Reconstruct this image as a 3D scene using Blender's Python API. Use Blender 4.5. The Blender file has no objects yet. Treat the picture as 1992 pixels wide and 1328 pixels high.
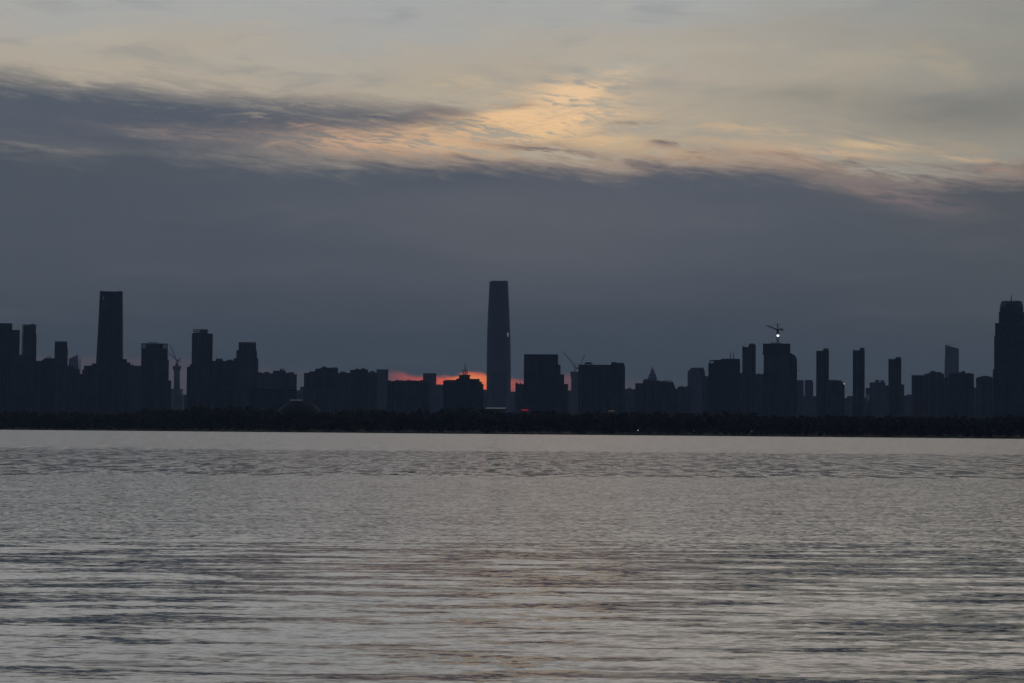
import bpy, bmesh, math, random
import numpy as np
from mathutils import Vector, Matrix, Euler
R = math.radians
S = bpy.context.scene
COL = S.collection
random.seed(7)

# ------------------------------------------------------------------ camera
F = 4213.0            # focal length in pixels of a 1992 px wide frame
CAMH = 3.0
PITCH, ROLL = 2.365, 0.46
cd = bpy.data.cameras.new('camera'); cam = bpy.data.objects.new('camera', cd); COL.objects.link(cam)
cd.sensor_width = 36.0; cd.lens = 36.0 * F / 1992.0
cd.clip_start = 0.1; cd.clip_end = 60000
CR = Matrix.Rotation(R(90 + PITCH), 3, 'X') @ Matrix.Rotation(R(ROLL), 3, 'Z')
cam.location = (0, 0, CAMH); cam.rotation_euler = CR.to_euler()
S.camera = cam
S.render.resolution_x = 1024; S.render.resolution_y = 683
S.view_settings.view_transform = 'Standard'; S.view_settings.look = 'None'
S.view_settings.exposure = 0.0; S.view_settings.gamma = 1.0
S.view_settings.use_curve_mapping = False

def P(x, y, D):
    """photograph direction -> point at the real distance D (metres north)"""
    d = CR @ Vector(((x - 996) / F, (664 - y) / F, -1))
    return Vector((0, 0, CAMH)) + d * (D / d.y)

# ------------------------------------------------------------------ node expressions
class E:
    def __init__(s, t, k): s.t, s.k = t, k
    def _m(s, op, *a, clamp=False):
        n = s.t.nodes.new('ShaderNodeMath'); n.operation = op; n.use_clamp = clamp
        for i, v in enumerate((s,) + a):
            if isinstance(v, E): s.t.links.new(v.k, n.inputs[i])
            else: n.inputs[i].default_value = v
        return E(s.t, n.outputs[0])
    def __add__(s, o): return s._m('ADD', o)
    __radd__ = __add__
    def __mul__(s, o): return s._m('MULTIPLY', o)
    __rmul__ = __mul__
    def __sub__(s, o): return s._m('SUBTRACT', o)
    def __rsub__(s, o): return (s * -1.0) + o
    def __truediv__(s, o): return s._m('DIVIDE', o)
    def pw(s, o): return s._m('POWER', o)
    def mx(s, o): return s._m('MAXIMUM', o)
    def mn(s, o): return s._m('MINIMUM', o)
    def fr(s): return s._m('FRACT')
    def ab(s): return s._m('ABSOLUTE')
    def gt(s, o): return s._m('GREATER_THAN', o)
    def exp(s): return s._m('EXPONENT')
    def clamp(s): return s._m('ADD', 0.0, clamp=True)
    def step(s, a, b, lo=0.0, hi=1.0):
        n = s.t.nodes.new('ShaderNodeMapRange'); n.interpolation_type = 'SMOOTHSTEP'
        s.t.links.new(s.k, n.inputs[0])
        for i, v in enumerate((a, b, lo, hi)): n.inputs[1 + i].default_value = v
        return E(s.t, n.outputs[0])
    def curve(s, pts):
        """piecewise curve through (x, value) points"""
        xs = [p[0] for p in pts]; ys = [p[1] for p in pts]
        x0, x1, y0, y1 = min(xs), max(xs), min(ys), max(ys)
        if y1 == y0: y1 = y0 + 1
        n = s.t.nodes.new('ShaderNodeFloatCurve'); c = n.mapping.curves[0]
        n.mapping.use_clip = True; n.mapping.extend = 'HORIZONTAL'
        q = [((a - x0) / (x1 - x0), (b - y0) / (y1 - y0)) for a, b in pts]
        while len(c.points) < len(q): c.points.new(0.5, 0.5)
        for p, (a, b) in zip(c.points, q): p.location = (a, b); p.handle_type = 'AUTO_CLAMPED'
        n.mapping.update()
        t = ((s - x0) * (1.0 / (x1 - x0))).clamp()
        s.t.links.new(t.k, n.inputs['Value'])
        return E(s.t, n.outputs[0]) * (y1 - y0) + y0

def vec(t, x, y, z=0.0):
    n = t.nodes.new('ShaderNodeCombineXYZ')
    for i, v in enumerate((x, y, z)):
        if isinstance(v, E): t.links.new(v.k, n.inputs[i])
        else: n.inputs[i].default_value = v
    return n.outputs[0]

def noise(t, x, y, z=0.0, scale=1.0, detail=4.0, rough=0.5, dist=0.0, col=False):
    n = t.nodes.new('ShaderNodeTexNoise'); n.noise_dimensions = '3D'
    t.links.new(vec(t, x, y, z), n.inputs['Vector'])
    n.inputs['Scale'].default_value = scale; n.inputs['Detail'].default_value = detail
    n.inputs['Roughness'].default_value = rough; n.inputs['Distortion'].default_value = dist
    if col:
        s_ = t.nodes.new('ShaderNodeSeparateColor'); t.links.new(n.outputs['Color'], s_.inputs[0])
        return E(t, s_.outputs[0]), E(t, s_.outputs[1])
    return E(t, n.outputs['Fac'])

def lin(r, g, b):
    f = lambda c: (c / 12.92 if c <= 0.04045 else ((c + 0.055) / 1.055) ** 2.4)
    return (f(r / 255), f(g / 255), f(b / 255), 1.0)

def mix(t, fac, a, b, mode='MIX'):
    n = t.nodes.new('ShaderNodeMix'); n.data_type = 'RGBA'; n.blend_type = mode; n.clamp_factor = True
    ins = [i for i in n.inputs if i.type == 'RGBA']
    f = n.inputs[0]
    if isinstance(fac, E): t.links.new(fac.k, f)
    else: f.default_value = fac
    for s_, v in ((ins[0], a), (ins[1], b)):
        if isinstance(v, tuple): s_.default_value = v
        else: t.links.new(v, s_)
    return [o for o in n.outputs if o.type == 'RGBA'][0]

# ------------------------------------------------------------------ world: dusk sky with cloud decks
W = bpy.data.worlds.new('World'); S.world = W; W.use_nodes = True
t = W.node_tree; t.nodes.clear()
out = t.nodes.new('ShaderNodeOutputWorld'); bg = t.nodes.new('ShaderNodeBackground')
t.links.new(bg.outputs[0], out.inputs[0]); bg.inputs['Strength'].default_value = 0.10
tc = t.nodes.new('ShaderNodeTexCoord'); sp = t.nodes.new('ShaderNodeSeparateXYZ')
t.links.new(tc.outputs['Generated'], sp.inputs[0])
dx, dy, dz = (E(t, sp.outputs[i]) for i in range(3))
SUN_EL, SUN_AZ = 1.4, -1.1
sky = t.nodes.new('ShaderNodeTexSky'); sky.sky_type = 'NISHITA'; sky.sun_disc = False
sky.sun_elevation = R(SUN_EL); sky.sun_rotation = R(SUN_AZ)
sky.air_density = 1.0; sky.dust_density = 2.0; sky.ozone_density = 2.0
az = dx._m('ARCTAN2', dy)
el = dz._m('ARCSINE')
# angular sky coordinates: 4290 units per radian, u to the right of west, v downwards to the horizon at 838
U = az * 4290.0 + 996.0
V = (el * -4213.0 + 838.0) + (U - 996.0) * 0.0080
V = V * 1.0
def sky_nodes():
    w1 = (noise(t, U * (1/420.), V * (1/110.), 3.1, detail=5, rough=0.55) - 0.5) * 2.0       # broad warp
    uw, vw = U + w1 * 60, V + w1 * 26
    w2 = (noise(t, (uw + vw * 2.4) * (1/230.), (vw - uw * 0.13) * (1/24.), 9.4, detail=8, rough=0.66, dist=0.5) - 0.5) * 2.0   # wisps
    w3 = (noise(t, (uw - vw * 1.6) * (1/300.), (vw + uw * 0.08) * (1/60.), 17.0, detail=7, rough=0.62, dist=0.6) - 0.5) * 2.0
    fine = (noise(t, (uw + vw * 3.0) * (1/70.), (vw - uw * 0.22) * (1/8.), 4.4, detail=6, rough=0.68, dist=0.4) - 0.5) * 2.0
    soft = (noise(t, U * (1/330.), V * (1/46.), 27.0, detail=4, rough=0.5) - 0.5) * 2.0
    # --- high pale deck
    warm = (V + w1 * 120).step(0, 170)
    c = mix(t, warm, lin(172, 173, 171), lin(183, 172, 155))
    right = (U + w1 * 300 + V * 0.4).step(1250, 2150)
    c = mix(t, right * 0.85, c, lin(146, 145, 137))
    hi = (V).step(-520, -20)
    c = mix(t, hi, mix(t, U.step(500, 1500), (.95, .94, .94, 1), (1.20, 1.09, 1.00, 1)), c)
    c = mix(t, (w3 + soft * 0.6).step(0.02, 0.55) * 0.45, c, lin(143, 145, 145))
    c = mix(t, (w3 * -1.0 + soft * 0.5).step(0.05, 0.5) * 0.28, c, lin(196, 184, 160))
    c = mix(t, (fine * 0.7 + w2).step(0.1, 0.7) * 0.14, c, lin(130, 130, 130))
    # grey smear on the right hand side
    gb = ((U - 1900) * (1/230.)).pw(2.0) + ((V - 225 + w1 * 40) * (1/52.)).pw(2.0)
    c = mix(t, (gb * -1.0).exp() * 0.75, c, lin(116, 118, 116))
    gb2 = ((U - 1570) * (1/130.)).pw(2.0) + ((V - 195 + w1 * 40) * (1/26.)).pw(2.0)
    c = mix(t, (gb2 * -1.0).exp() * 0.45, c, lin(132, 131, 126))
    def blob(c, u0, v0, su, sv, k, col, tilt=0.0, tex=1.0, wob=30.0):
        q = ((U - u0 + w3 * 60) * (1./su)).pw(2.0) + (((V - v0) - (U - u0) * tilt + w2 * wob + w1 * 14) * (1./sv)).pw(2.0)
        g = (q * -1.0).exp() * ((w2 * 2.3 + fine * 2.0) * tex + 0.72).clamp() * k
        return mix(t, g, c, col)
    c = blob(c, 1150, 285, 620, 70, 0.65, lin(190, 172, 144), tex=0.5)
    c = blob(c, 1840, 140, 60, 24, 0.55, lin(182, 168, 144), tilt=0.5, tex=0.5)
    c = blob(c, 1690, 145, 70, 16, 0.45, lin(180, 167, 143), tilt=-0.35, tex=0.5)
    c = blob(c, 1655, 200, 24, 46, 0.4, lin(170, 160, 140), tilt=0.0, tex=0.5)
    c = blob(c, 880, 165, 120, 14, 0.8, lin(206, 185, 150), tilt=-0.08)
    # --- dark band reaching in from the left
    top = U.curve([(-600, 130), (0, 168), (250, 180), (500, 192), (700, 205), (850, 212), (950, 228), (1010, 255), (1300, 262)])
    bot = U.curve([(-600, 272), (0, 296), (200, 292), (300, 278), (500, 270), (640, 262), (800, 260), (880, 246), (1000, 258), (1300, 258)])
    a = (V - top + w2 * 50 + fine * 12 + w1 * 14).step(-34, 34)
    b = (bot - V + w2 * 40 + fine * 12 + w1 * 8).step(-38, 30)
    lft = (U + w3 * 150 + w2 * 90).step(1040, 800)
    thin = U.step(150, 700)
    streak = (w2 * 1.6 + fine * 0.8 + (V - top) * -0.004)
    gaps = streak.step(0.55, -0.05)
    inner = mix(t, (U + w1 * 200).step(250, 850), lin(80, 89, 101), lin(94, 97, 107))
    c = mix(t, a * b * lft * ((gaps - 1.0) * (thin * 0.45 + 0.2) + 1.0) * 0.96, c, inner)
    c = blob(c, 560, 225, 300, 9, 0.42, lin(150, 145, 138), tilt=0.13)
    c = blob(c, 330, 190, 200, 6, 0.35, lin(140, 138, 134), tilt=0.10)
    # --- the lit gap
    c = mix(t, (((((V - 282 + w2 * 22) * (1/52.)).pw(2.0) + (((U - 120) * (1/580.)).ab()).pw(3.0)) * -1.0).exp() * 0.93), c, lin(88, 93, 103))
    c = blob(c, 330, 272, 130, 9, 0.6, lin(142, 128, 122), tilt=0.10)
    c = blob(c, 600, 284, 170, 18, 0.6, lin(160, 140, 130), tilt=0.05)
    c = blob(c, 740, 290, 150, 27, 1.1, lin(216, 174, 140), tilt=0.06, tex=1.2)
    c = blob(c, 1010, 250, 160, 42, 1.4, lin(250, 206, 154), tilt=-0.14, tex=1.3)
    c = blob(c, 1110, 195, 95, 34, 1.3, lin(238, 202, 160), tilt=-0.30, tex=1.3)
    c = blob(c, 890, 268, 140, 26, 0.9, lin(224, 184, 144), tilt=-0.05)
    c = blob(c, 1120, 272, 120, 12, 0.9, lin(236, 200, 150), tilt=0.06)
    c = blob(c, 1300, 302, 240, 18, 0.9, lin(208, 176, 142), tilt=0.10)
    c = blob(c, 1540, 318, 160, 18, 0.9, lin(202, 172, 142), tilt=0.17)
    c = blob(c, 1710, 291, 70, 9, 0.95, lin(220, 190, 150), tilt=0.03)
    c = blob(c, 1840, 302, 110, 12, 0.6, lin(176, 158, 134), tilt=0.08)
    for (u0, v0, su, sv, k, tl) in ((1235, 241, 55, 3.5, .5, .02), (1060, 296, 140, 14, .8, .12), (1310, 286, 40, 5, .8, .08),
                                    (1400, 300, 60, 6, .35, .1), (860, 220, 60, 14, .6, .08), (1010, 206, 50, 7, .4, .0)):
        c = blob(c, u0, v0, su, sv, k * 1.2, lin(116, 108, 110), tilt=tl, wob=14)
    for (u0, v0, su, sv, k, tl) in ((1480, 262, 150, 6, .5, .06), (1620, 305, 120, 7, .8, .10), (1900, 322, 90, 6, .6, .10), (1390, 318, 130, 8, .7, .08), (950, 305, 120, 8, .8, .04), (1180, 322, 90, 8, .7, .12)):
        c = blob(c, u0, v0, su, sv, k, lin(220, 186, 148), tilt=tl, wob=20, tex=1.3)
    reg = ((((U - 960) * (1/420.)).pw(2.0) + ((V - 250) * (1/75.)).pw(2.0)) * -1.0).exp()
    s2 = (noise(t, (uw + vw * 1.6) * (1/150.), (vw + uw * 0.20) * (1/20.), 31.0, detail=8, rough=0.68, dist=0.3) - 0.5) * 2.0
    c = mix(t, reg * (s2 + fine * 0.6).step(0.02, 0.55) * 0.62, c, lin(158, 142, 130))
    c = mix(t, reg * (s2 * -1.0 + w2 * 0.5).step(0.12, 0.55) * 0.6, c, lin(252, 212, 160))
    # --- great dark deck down to the horizon
    edge = U.curve([(-600, 306), (0, 316), (150, 320), (300, 318), (420, 326), (600, 330), (760, 324), (900, 324), (1050, 330), (1180, 340), (1290, 330),
                    (1450, 334), (1600, 352), (1700, 368), (1800, 372), (1860, 365), (1990, 362), (2600, 360)])
    d = (V - edge + w2 * 44 + w3 * 20 + fine * 22 + U.step(560, 100) * 12).step(-40, 26)
    deep = mix(t, V.step(330, 830), lin(88, 93, 102), lin(58, 66, 74))
    deep = mix(t, (w1 * 1.0 + w3 * 0.5 + 0.5).clamp() * 0.35, deep, mix(t, V.step(330, 830), lin(82, 89, 98), lin(63, 71, 79)))
    deep = mix(t, U.step(1300, 2100) * 0.55, deep, lin(82, 85, 86))
    deep = mix(t, (((V - 425) * (1/24.)).pw(2.0) * -1.0).exp() * (w3 * 1.5 + 0.2).clamp() * 0.4, deep, lin(106, 105, 110))
    deep = mix(t, (soft + w3 * 0.6).step(0.0, 0.6) * 0.22, deep, lin(104, 106, 112))
    deep = mix(t, (soft * -1.0 + w1 * 0.6).step(0.0, 0.6) * 0.22, deep, lin(62, 70, 80))
    deep = mix(t, U.step(1000, 0) * V.step(600, 380) * 0.45, deep, lin(68, 77, 86))
    deep = mix(t, (((U - 1050) * (1/420.)).pw(2.0) * -1.0).exp() * V.step(330, 420) * V.step(640, 480) * 0.35, deep, lin(104, 104, 108))
    deep = mix(t, V.step(560, 740) * 0.8, deep, lin(62, 70, 77))
    c = mix(t, (V - edge + w2 * 34 + w3 * 16 + fine * 16 + 16).step(-34, 26) * 0.6, c, mix(t, U.step(620, 1050), lin(94, 97, 104), lin(158, 132, 120)))
    c = mix(t, d, c, deep)
    c = blob(c, 1720, 335, 110, 12, 0.8, lin(92, 93, 100), tilt=0.17, wob=14)
    c = blob(c, 1900, 350, 140, 16, 0.5, lin(112, 108, 108), tilt=0.08, wob=20)
    c = blob(c, 1970, 350, 50, 8, 0.8, lin(180, 150, 130), tilt=0.12)
    c = blob(c, 1720, 378, 120, 20, 0.85, lin(146, 128, 122), tilt=0.22)
    c = blob(c, 1800, 405, 60, 16, 0.4, lin(120, 110, 112), tilt=0.22)
    c = blob(c, 80, 297, 110, 8, 0.7, lin(132, 129, 124), tilt=0.06)
    c = blob(c, 270, 272, 50, 5, 0.5, lin(128, 124, 120), tilt=0.1)
    # --- afterglow between the deck and the horizon
    gtop = U.curve([(-800, 690), (0, 694), (60, 692), (340, 698), (560, 716), (740, 722), (775, 722), (800, 730), (850, 732), (895, 726), (915, 722), (935, 724), (960, 730),
                    (1020, 736), (1110, 726), (1250, 736), (1400, 744), (2600, 760)])
    fl = (noise(t, U * (1/34.), V * (1/16.), 2.2, detail=5, rough=0.6) - 0.5) * 1.6
    gm = (V - gtop + fl * 9).step(-3, 9)
    gcol = U.curve([(-1500, .0), (-400, .12), (60, .20), (200, .20), (420, .17), (560, .10), (700, .22), (780, .50), (850, .70), (885, .95), (905, 1.0), (945, 1.0), (985, .62),
                    (1040, .44), (1120, .34), (1220, .14), (1320, .07), (1500, .0)])
    glow = mix(t, gcol.step(0.22, 0.75), lin(112, 82, 86), lin(224, 90, 66))
    glow = mix(t, gcol.step(0.70, 1.0), glow, lin(255, 112, 60))
    core = ((((U - 915) * (1/38.)).pw(2.0) + ((V - 738) * (1/10.)).pw(2.0)) * -1.0).exp()
    glow = mix(t, core * 0.85, glow, lin(255, 150, 84))
    vf = (V + fl * 20).step(782, 745)
    c = mix(t, gm * (gcol * 1.45).clamp() * (vf * 0.85 + 0.15), c, glow)
    return c
cl = sky_nodes()
# clear-sky light outside the western cloud sector
azw = (az.ab()).step(1.75, 0.75)
elw = el.step(0.95, 0.30)
msk = azw * elw
c10 = mix(t, 1.0, cl, (10.0, 10.0, 10.0, 1.0), 'MULTIPLY')     # background strength is 0.1
n_ = noise(t, dx * 1.0, dy * 1.0, dz * 3.0, scale=2.0, detail=5)
dusk = mix(t, 1.0, sky.outputs[0], (0.30, 0.38, 0.52, 1), 'MULTIPLY')
east = mix(t, (n_ - 0.2).clamp() * 0.8, dusk, (0.24, 0.36, 0.60, 1))
t.links.new(mix(t, msk, east, c10), bg.inputs['Color'])

# sun: already behind the cloud deck
sl = bpy.data.lights.new('sun', 'SUN'); so = bpy.data.objects.new('sun', sl); COL.objects.link(so)
sl.energy = 0.004; sl.angle = R(14); sl.color = (1.0, 0.55, 0.35)
sv = Vector((math.sin(R(SUN_AZ)) * math.cos(R(SUN_EL)), math.cos(R(SUN_AZ)) * math.cos(R(SUN_EL)), math.sin(R(SUN_EL))))
so.rotation_euler = sv.to_track_quat('Z', 'Y').to_euler(); so.location = (0, -20, 60)

# ------------------------------------------------------------------ materials
def newmat(name):
    m = bpy.data.materials.new(name); m.use_nodes = True; tt = m.node_tree
    b = tt.nodes['Principled BSDF']
    return m, tt, b
def texco(tt, kind='Object'):
    a = tt.nodes.new('ShaderNodeTexCoord'); s_ = tt.nodes.new('ShaderNodeSeparateXYZ')
    tt.links.new(a.outputs[kind], s_.inputs[0]); return [E(tt, s_.outputs[i]) for i in range(3)]
def plain(name, col, rough=0.7, metal=0.0, var=0.25, sc=0.6):
    m, tt, b = newmat(name); x, y, z = texco(tt)
    n = noise(tt, x, y, z, scale=sc, detail=5)
    dk = tuple(c * (1 - var) for c in col) + (1,); lt = tuple(min(1, c * (1 + var)) for c in col) + (1,)
    tt.links.new(mix(tt, n.step(0.3, 0.7), dk, lt), b.inputs['Base Color'])
    b.inputs['Roughness'].default_value = rough; b.inputs['Metallic'].default_value = metal
    return m
def facade(name, wall, glass, floor=3.2, bay=3.6, f0=.28, f1=.78, b0=.2, b1=.8, grough=0.12):
    """wall with a grid of glazed openings, storey by storey"""
    m, tt, b = newmat(name); x, y, z = texco(tt)
    fz = (z * (1. / floor)).fr(); fx = ((x + y) * (1. / bay)).fr()
    win = fz.gt(f0) * (1.0 - fz.gt(f1)) * fx.gt(b0) * (1.0 - fx.gt(b1))
    n = noise(tt, x * 0.08, y * 0.08, z * 0.03, scale=1.0, detail=6)
    dk = tuple(c * .7 for c in wall) + (1,); lt = tuple(c * 1.25 for c in wall) + (1,)
    wc = mix(tt, n.step(0.3, 0.7), dk, lt)
    pane = noise(tt, (x * (1. / bay))._m('FLOOR') * 7.3, (y * (1. / bay))._m('FLOOR') * 3.1, (z * (1. / floor))._m('FLOOR') * 5.7, detail=0)
    gc = mix(tt, pane.step(0.35, 0.65), tuple(c * .5 for c in glass) + (1,), tuple(c * 1.6 for c in glass) + (1,))
    tt.links.new(mix(tt, win, wc, gc), b.inputs['Base Color'])
    tt.links.new((win * (grough - 0.75) + 0.75).k, b.inputs['Roughness'])
    return m
def lamp(name, col, strength):
    m, tt, b = newmat(name)
    b.inputs['Base Color'].default_value = (0.6, 0.6, 0.6, 1)
    b.inputs['Emission Color'].default_value = col + (1,); b.inputs['Emission Strength'].default_value = strength
    return m
M = dict(
    apt=facade('apartment_wall', (.14, .135, .13), (.025, .03, .035)),
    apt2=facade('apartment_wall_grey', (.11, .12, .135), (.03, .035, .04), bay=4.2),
    office=facade('office_facade', (.09, .10, .115), (.025, .03, .04), floor=3.9, bay=1.8, b0=.08, b1=.92, f0=.2, f1=.9),
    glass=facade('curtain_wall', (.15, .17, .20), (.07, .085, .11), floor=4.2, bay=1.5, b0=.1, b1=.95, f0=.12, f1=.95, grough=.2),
    dark=facade('dark_facade', (.055, .06, .07), (.02, .025, .03), floor=3.6, bay=2.4),
    raw=facade('raw_concrete_frame', (.16, .155, .15), (.02, .02, .02), floor=3.4, bay=5.0, grough=.8),
    roof=plain('roof_felt', (.07, .07, .075)), concrete=plain('concrete', (.18, .18, .18)),
    steel=plain('painted_steel', (.12, .12, .13), .5, .3), mesh=plain('scaffold_netting', (.05, .07, .10), .9),
    yellow=plain('crane_paint', (.20, .15, .05), .6), canopy=plain('pale_roof_sheet', (.6, .62, .62), .5, 0, .1, .05),
    red=plain('red_banner_cloth', (.5, .04, .03), .8), dome=plain('dome_cladding', (.03, .032, .036), .95),
    lamp_white=lamp('lamp_white', (.86, .82, 1.0), 4.5), lamp_soft=lamp('lit_glass', (.70, .78, .86), .22),
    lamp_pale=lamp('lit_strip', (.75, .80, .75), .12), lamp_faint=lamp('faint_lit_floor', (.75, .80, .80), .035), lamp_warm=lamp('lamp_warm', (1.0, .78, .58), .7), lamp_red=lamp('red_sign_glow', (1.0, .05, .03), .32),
    lamp_shore=lamp('lamp_shore', (1.0, .85, .7), 2.5), lamp_dim=lamp('lamp_dim', (1.0, .65, .35), .5),
    lamp_yellow=lamp('yellow_sign_glow', (1.0, .62, .25), .10),
)

# ------------------------------------------------------------------ object helpers
def tag(o, label=None, cat=None, group=None, kind=None):
    for k, v in (('label', label), ('category', cat), ('group', group), ('kind', kind)):
        if v: o[k] = v
    return o
def link(name, bm, mat, parent=None, smooth=False):
    me = bpy.data.meshes.new(name); bm.normal_update(); bm.to_mesh(me); bm.free()
    if smooth:
        for p in me.polygons: p.use_smooth = True
    me.materials.append(mat)
    o = bpy.data.objects.new(name, me); COL.objects.link(o)
    if parent: o.parent = parent
    return o
def empty(name, loc, rz=0.0):
    o = bpy.data.objects.new(name, None); COL.objects.link(o); o.location = loc; o.rotation_euler = (0, 0, rz)
    o.empty_display_size = 5; return o
def box(bm, x0, x1, y0, y1, z0, z1):
    v = [bm.verts.new(p) for p in ((x0,y0,z0),(x1,y0,z0),(x1,y1,z0),(x0,y1,z0),(x0,y0,z1),(x1,y0,z1),(x1,y1,z1),(x0,y1,z1))]
    for f in ((0,3,2,1),(4,5,6,7),(0,1,5,4),(1,2,6,5),(2,3,7,6),(3,0,4,7)): bm.faces.new([v[i] for i in f])
def prism(bm, poly, z0, z1, poly2=None):
    """poly counter-clockwise"""
    a = [bm.verts.new((x, y, z0)) for x, y in poly]; b = [bm.verts.new((x, y, z1)) for x, y in (poly2 or poly)]
    n = len(a)
    for i in range(n): bm.faces.new((a[i], a[(i+1) % n], b[(i+1) % n], b[i]))
    bm.faces.new(b); bm.faces.new(a[::-1])
def bar(bm, p, q, r):
    p, q = Vector(p), Vector(q); d = q - p
    if d.length < 1e-6: return
    z = d.normalized(); x = z.orthogonal().normalized(); y = z.cross(x)
    a, b = [], []
    for sx, sy in ((1,1),(-1,1),(-1,-1),(1,-1)):
        o = x * (r*sx) + y * (r*sy)
        a.append(bm.verts.new(p + o)); b.append(bm.verts.new(q + o))
    for i in range(4): bm.faces.new((a[i], a[(i+1)%4], b[(i+1)%4], b[i]))
    bm.faces.new(b); bm.faces.new(a[::-1])
def lattice(bm, p, q, w0, w1, r, n):
    """four-chord lattice beam from p to q"""
    p, q = Vector(p), Vector(q); z = (q - p).normalized()
    x = z.cross(Vector((0, 1, 0.001))).normalized(); y = z.cross(x)
    rings = []
    for i in range(n + 1):
        f = i / n; w = (w0 + (w1 - w0) * f) / 2; c = p.lerp(q, f)
        rings.append([c + x*w*sx + y*w*sy for sx, sy in ((1,1),(-1,1),(-1,-1),(1,-1))])
    for i in range(n):
        for k in range(4):
            bar(bm, rings[i][k], rings[i+1][k], r)
            bar(bm, rings[i][k], rings[i+1][(k+1) % 4], r * .6)
            bar(bm, rings[i+1][k], rings[i+1][(k+1) % 4], r * .6)
def bayed(w, d, bay=6.5, rec=1.6):
    """footprint whose long sides step in and out like stacked balconies"""
    hw, hd = w/2, d/2; n = max(2, int(w / bay)); pts = []
    if n % 2 == 0: n += 1
    s = w / n
    if w < 9 or d < 7: return [(-hw,-hd),(hw,-hd),(hw,hd),(-hw,hd)]
    for i in range(n):
        o = 0 if i % 2 == 0 else rec
        pts += [(-hw + i*s, -hd + o), (-hw + (i+1)*s, -hd + o)]
    pts += [(-q[0], -q[1]) for q in pts]
    return pts
def rrect(w, d, r, n=4):
    pts = []
    for cx, cy, a0 in ((w/2-r, -d/2+r, -90), (w/2-r, d/2-r, 0), (-w/2+r, d/2-r, 90), (-w/2+r, -d/2+r, 180)):
        for i in range(n + 1):
            a = R(a0 + 90*i/n); pts.append((cx + r*math.cos(a), cy + r*math.sin(a)))
    return pts
GZ = 4.0   # ground level of the city

def frame(x0, x1, D, yaw=0.0):
    """root frame of a building seen between directions x0 and x1"""
    c = P((x0 + x1)/2, 800, D); a = math.atan2(c.x, c.y)
    return Vector((c.x, c.y, GZ)), -a + R(yaw)
class B:
    """a building: an Empty at its base with wall, roof and smaller parts"""
    def __init__(s, name, cat, label, x0, x1, D, yaw=0.0, group=None, depth=None):
        s.D, s.x0, s.x1, s.yaw = D, x0, x1, abs(R(yaw)); s.loc, s.rz = frame(x0, x1, D, yaw)
        s.root = empty(name, s.loc, s.rz); tag(s.root, label, cat, group)
        s.sgn = 1; s.k = 0; s.a = math.atan2(s.loc.x, s.loc.y); s.depth = depth
        s.full = (x1 - x0) * D / F
    def local(s, x, y, off=0.0):
        """direction -> local point, on the plane through the root facing the viewer"""
        p = P(x, y, s.D); v = p - s.loc
        e = Vector((math.cos(s.a), -math.sin(s.a), 0))
        lat = v.dot(e); u = Matrix.Rotation(-s.rz, 3, 'Z') @ (e * lat)
        return u.x, u.y, p.z - GZ
    def dims(s, x0, x1):
        w_ = (x1 - x0) * s.D / F; r = 0.55 if s.depth is None else s.depth
        w = w_ / (math.cos(s.yaw) + r * math.sin(s.yaw)); return w, max(r * w, min(s.full*.4, 14))
    def tier(s, bm, x0, x1, yt, yb=None, shape='bay', cap=None, r=None):
        s.k += 1
        w, d = s.dims(x0, x1)
        if s.yaw < 0.01: d = max(d, min(s.full * .5, 22) - .31 * s.k)
        cx, cy, z1 = s.local((x0 + x1)/2, yt); z0 = -3.0 if yb is None else s.local(x0, yb)[2]
        d -= .23 * s.k
        poly = bayed(w, d) if shape == 'bay' else (rrect(w, d, r or min(w, d)*.2) if shape == 'round' else [(-w/2,-d/2),(w/2,-d/2),(w/2,d/2),(-w/2,d/2)])
        poly = [(x + cx, y + cy) for x, y in poly]
        prism(bm, poly, z0, z1)
        if cap is not None:      # parapet upstand
            c = 0.35; ring = [((x-cx)*(1+c/w) + cx, (y-cy)*(1+c/d) + cy) for x, y in poly]
            pb = bmesh.new(); prism(pb, ring, z1 + .01, z1 + 1.1); link('parapet', pb, M['roof'], s.root)
        return cx, cy, z1, w, d

def building(name, cat, label, D, tiers, boxes=(), mat='apt', yaw=0.0, shape='bay', group=None, depth=None, greeble=True):
    x0 = min(q[0] for q in tiers); x1 = max(q[1] for q in tiers)
    b = B(name, cat, label, x0, x1, D, yaw, group, depth)
    wall = bmesh.new(); cap = bmesh.new(); tops = []
    for q in tiers: tops.append(b.tier(wall, q[0], q[1], q[2], q[3] if len(q) > 3 else None, shape, cap))
    cap.free(); link('wall', wall, M[mat], b.root)
    for (bx0, bx1, byt) in boxes:
        bm = bmesh.new(); cx, cy, z1 = b.local((bx0+bx1)/2, byt); w = (bx1-bx0)*D/F
        zb = max([tp[2] for tp in tops if tp[2] < z1 + .5] or [z1 - 6])
        zb = min(zb, z1 - 2) - .5
        box(bm, cx-w/2, cx+w/2, cy-w*.35-1, cy+w*.35+1, zb, z1)
        box(bm, cx-w/2-.3, cx+w/2+.3, cy-w*.35-1.3, cy+w*.35+1.3, z1 + .01, z1+.5)
        link('roof_housing', bm, M['concrete'], b.root)
    if greeble and random.random() < .8:
        rng = random.Random(int(x0*13)); cx, cy, z1, w, d = max(tops, key=lambda q: q[3])
        for i in range(rng.randint(2, 4)):
            bm = bmesh.new()
            u = cx + rng.uniform(-.38, .38)*w; v = cy + rng.uniform(-.25, .25)*d; s_ = rng.uniform(1, 2.4); h = rng.uniform(1.6, 3.4)
            box(bm, u-s_, u+s_, v-s_*.8, v+s_*.8, z1 - .2, z1 + h)
            if rng.random() < .3: bar(bm, (u, v, z1), (u, v, z1 + rng.uniform(4, 8)), .12)
            link('roof_unit', bm, M['steel'], b.root)
    return b
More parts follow.
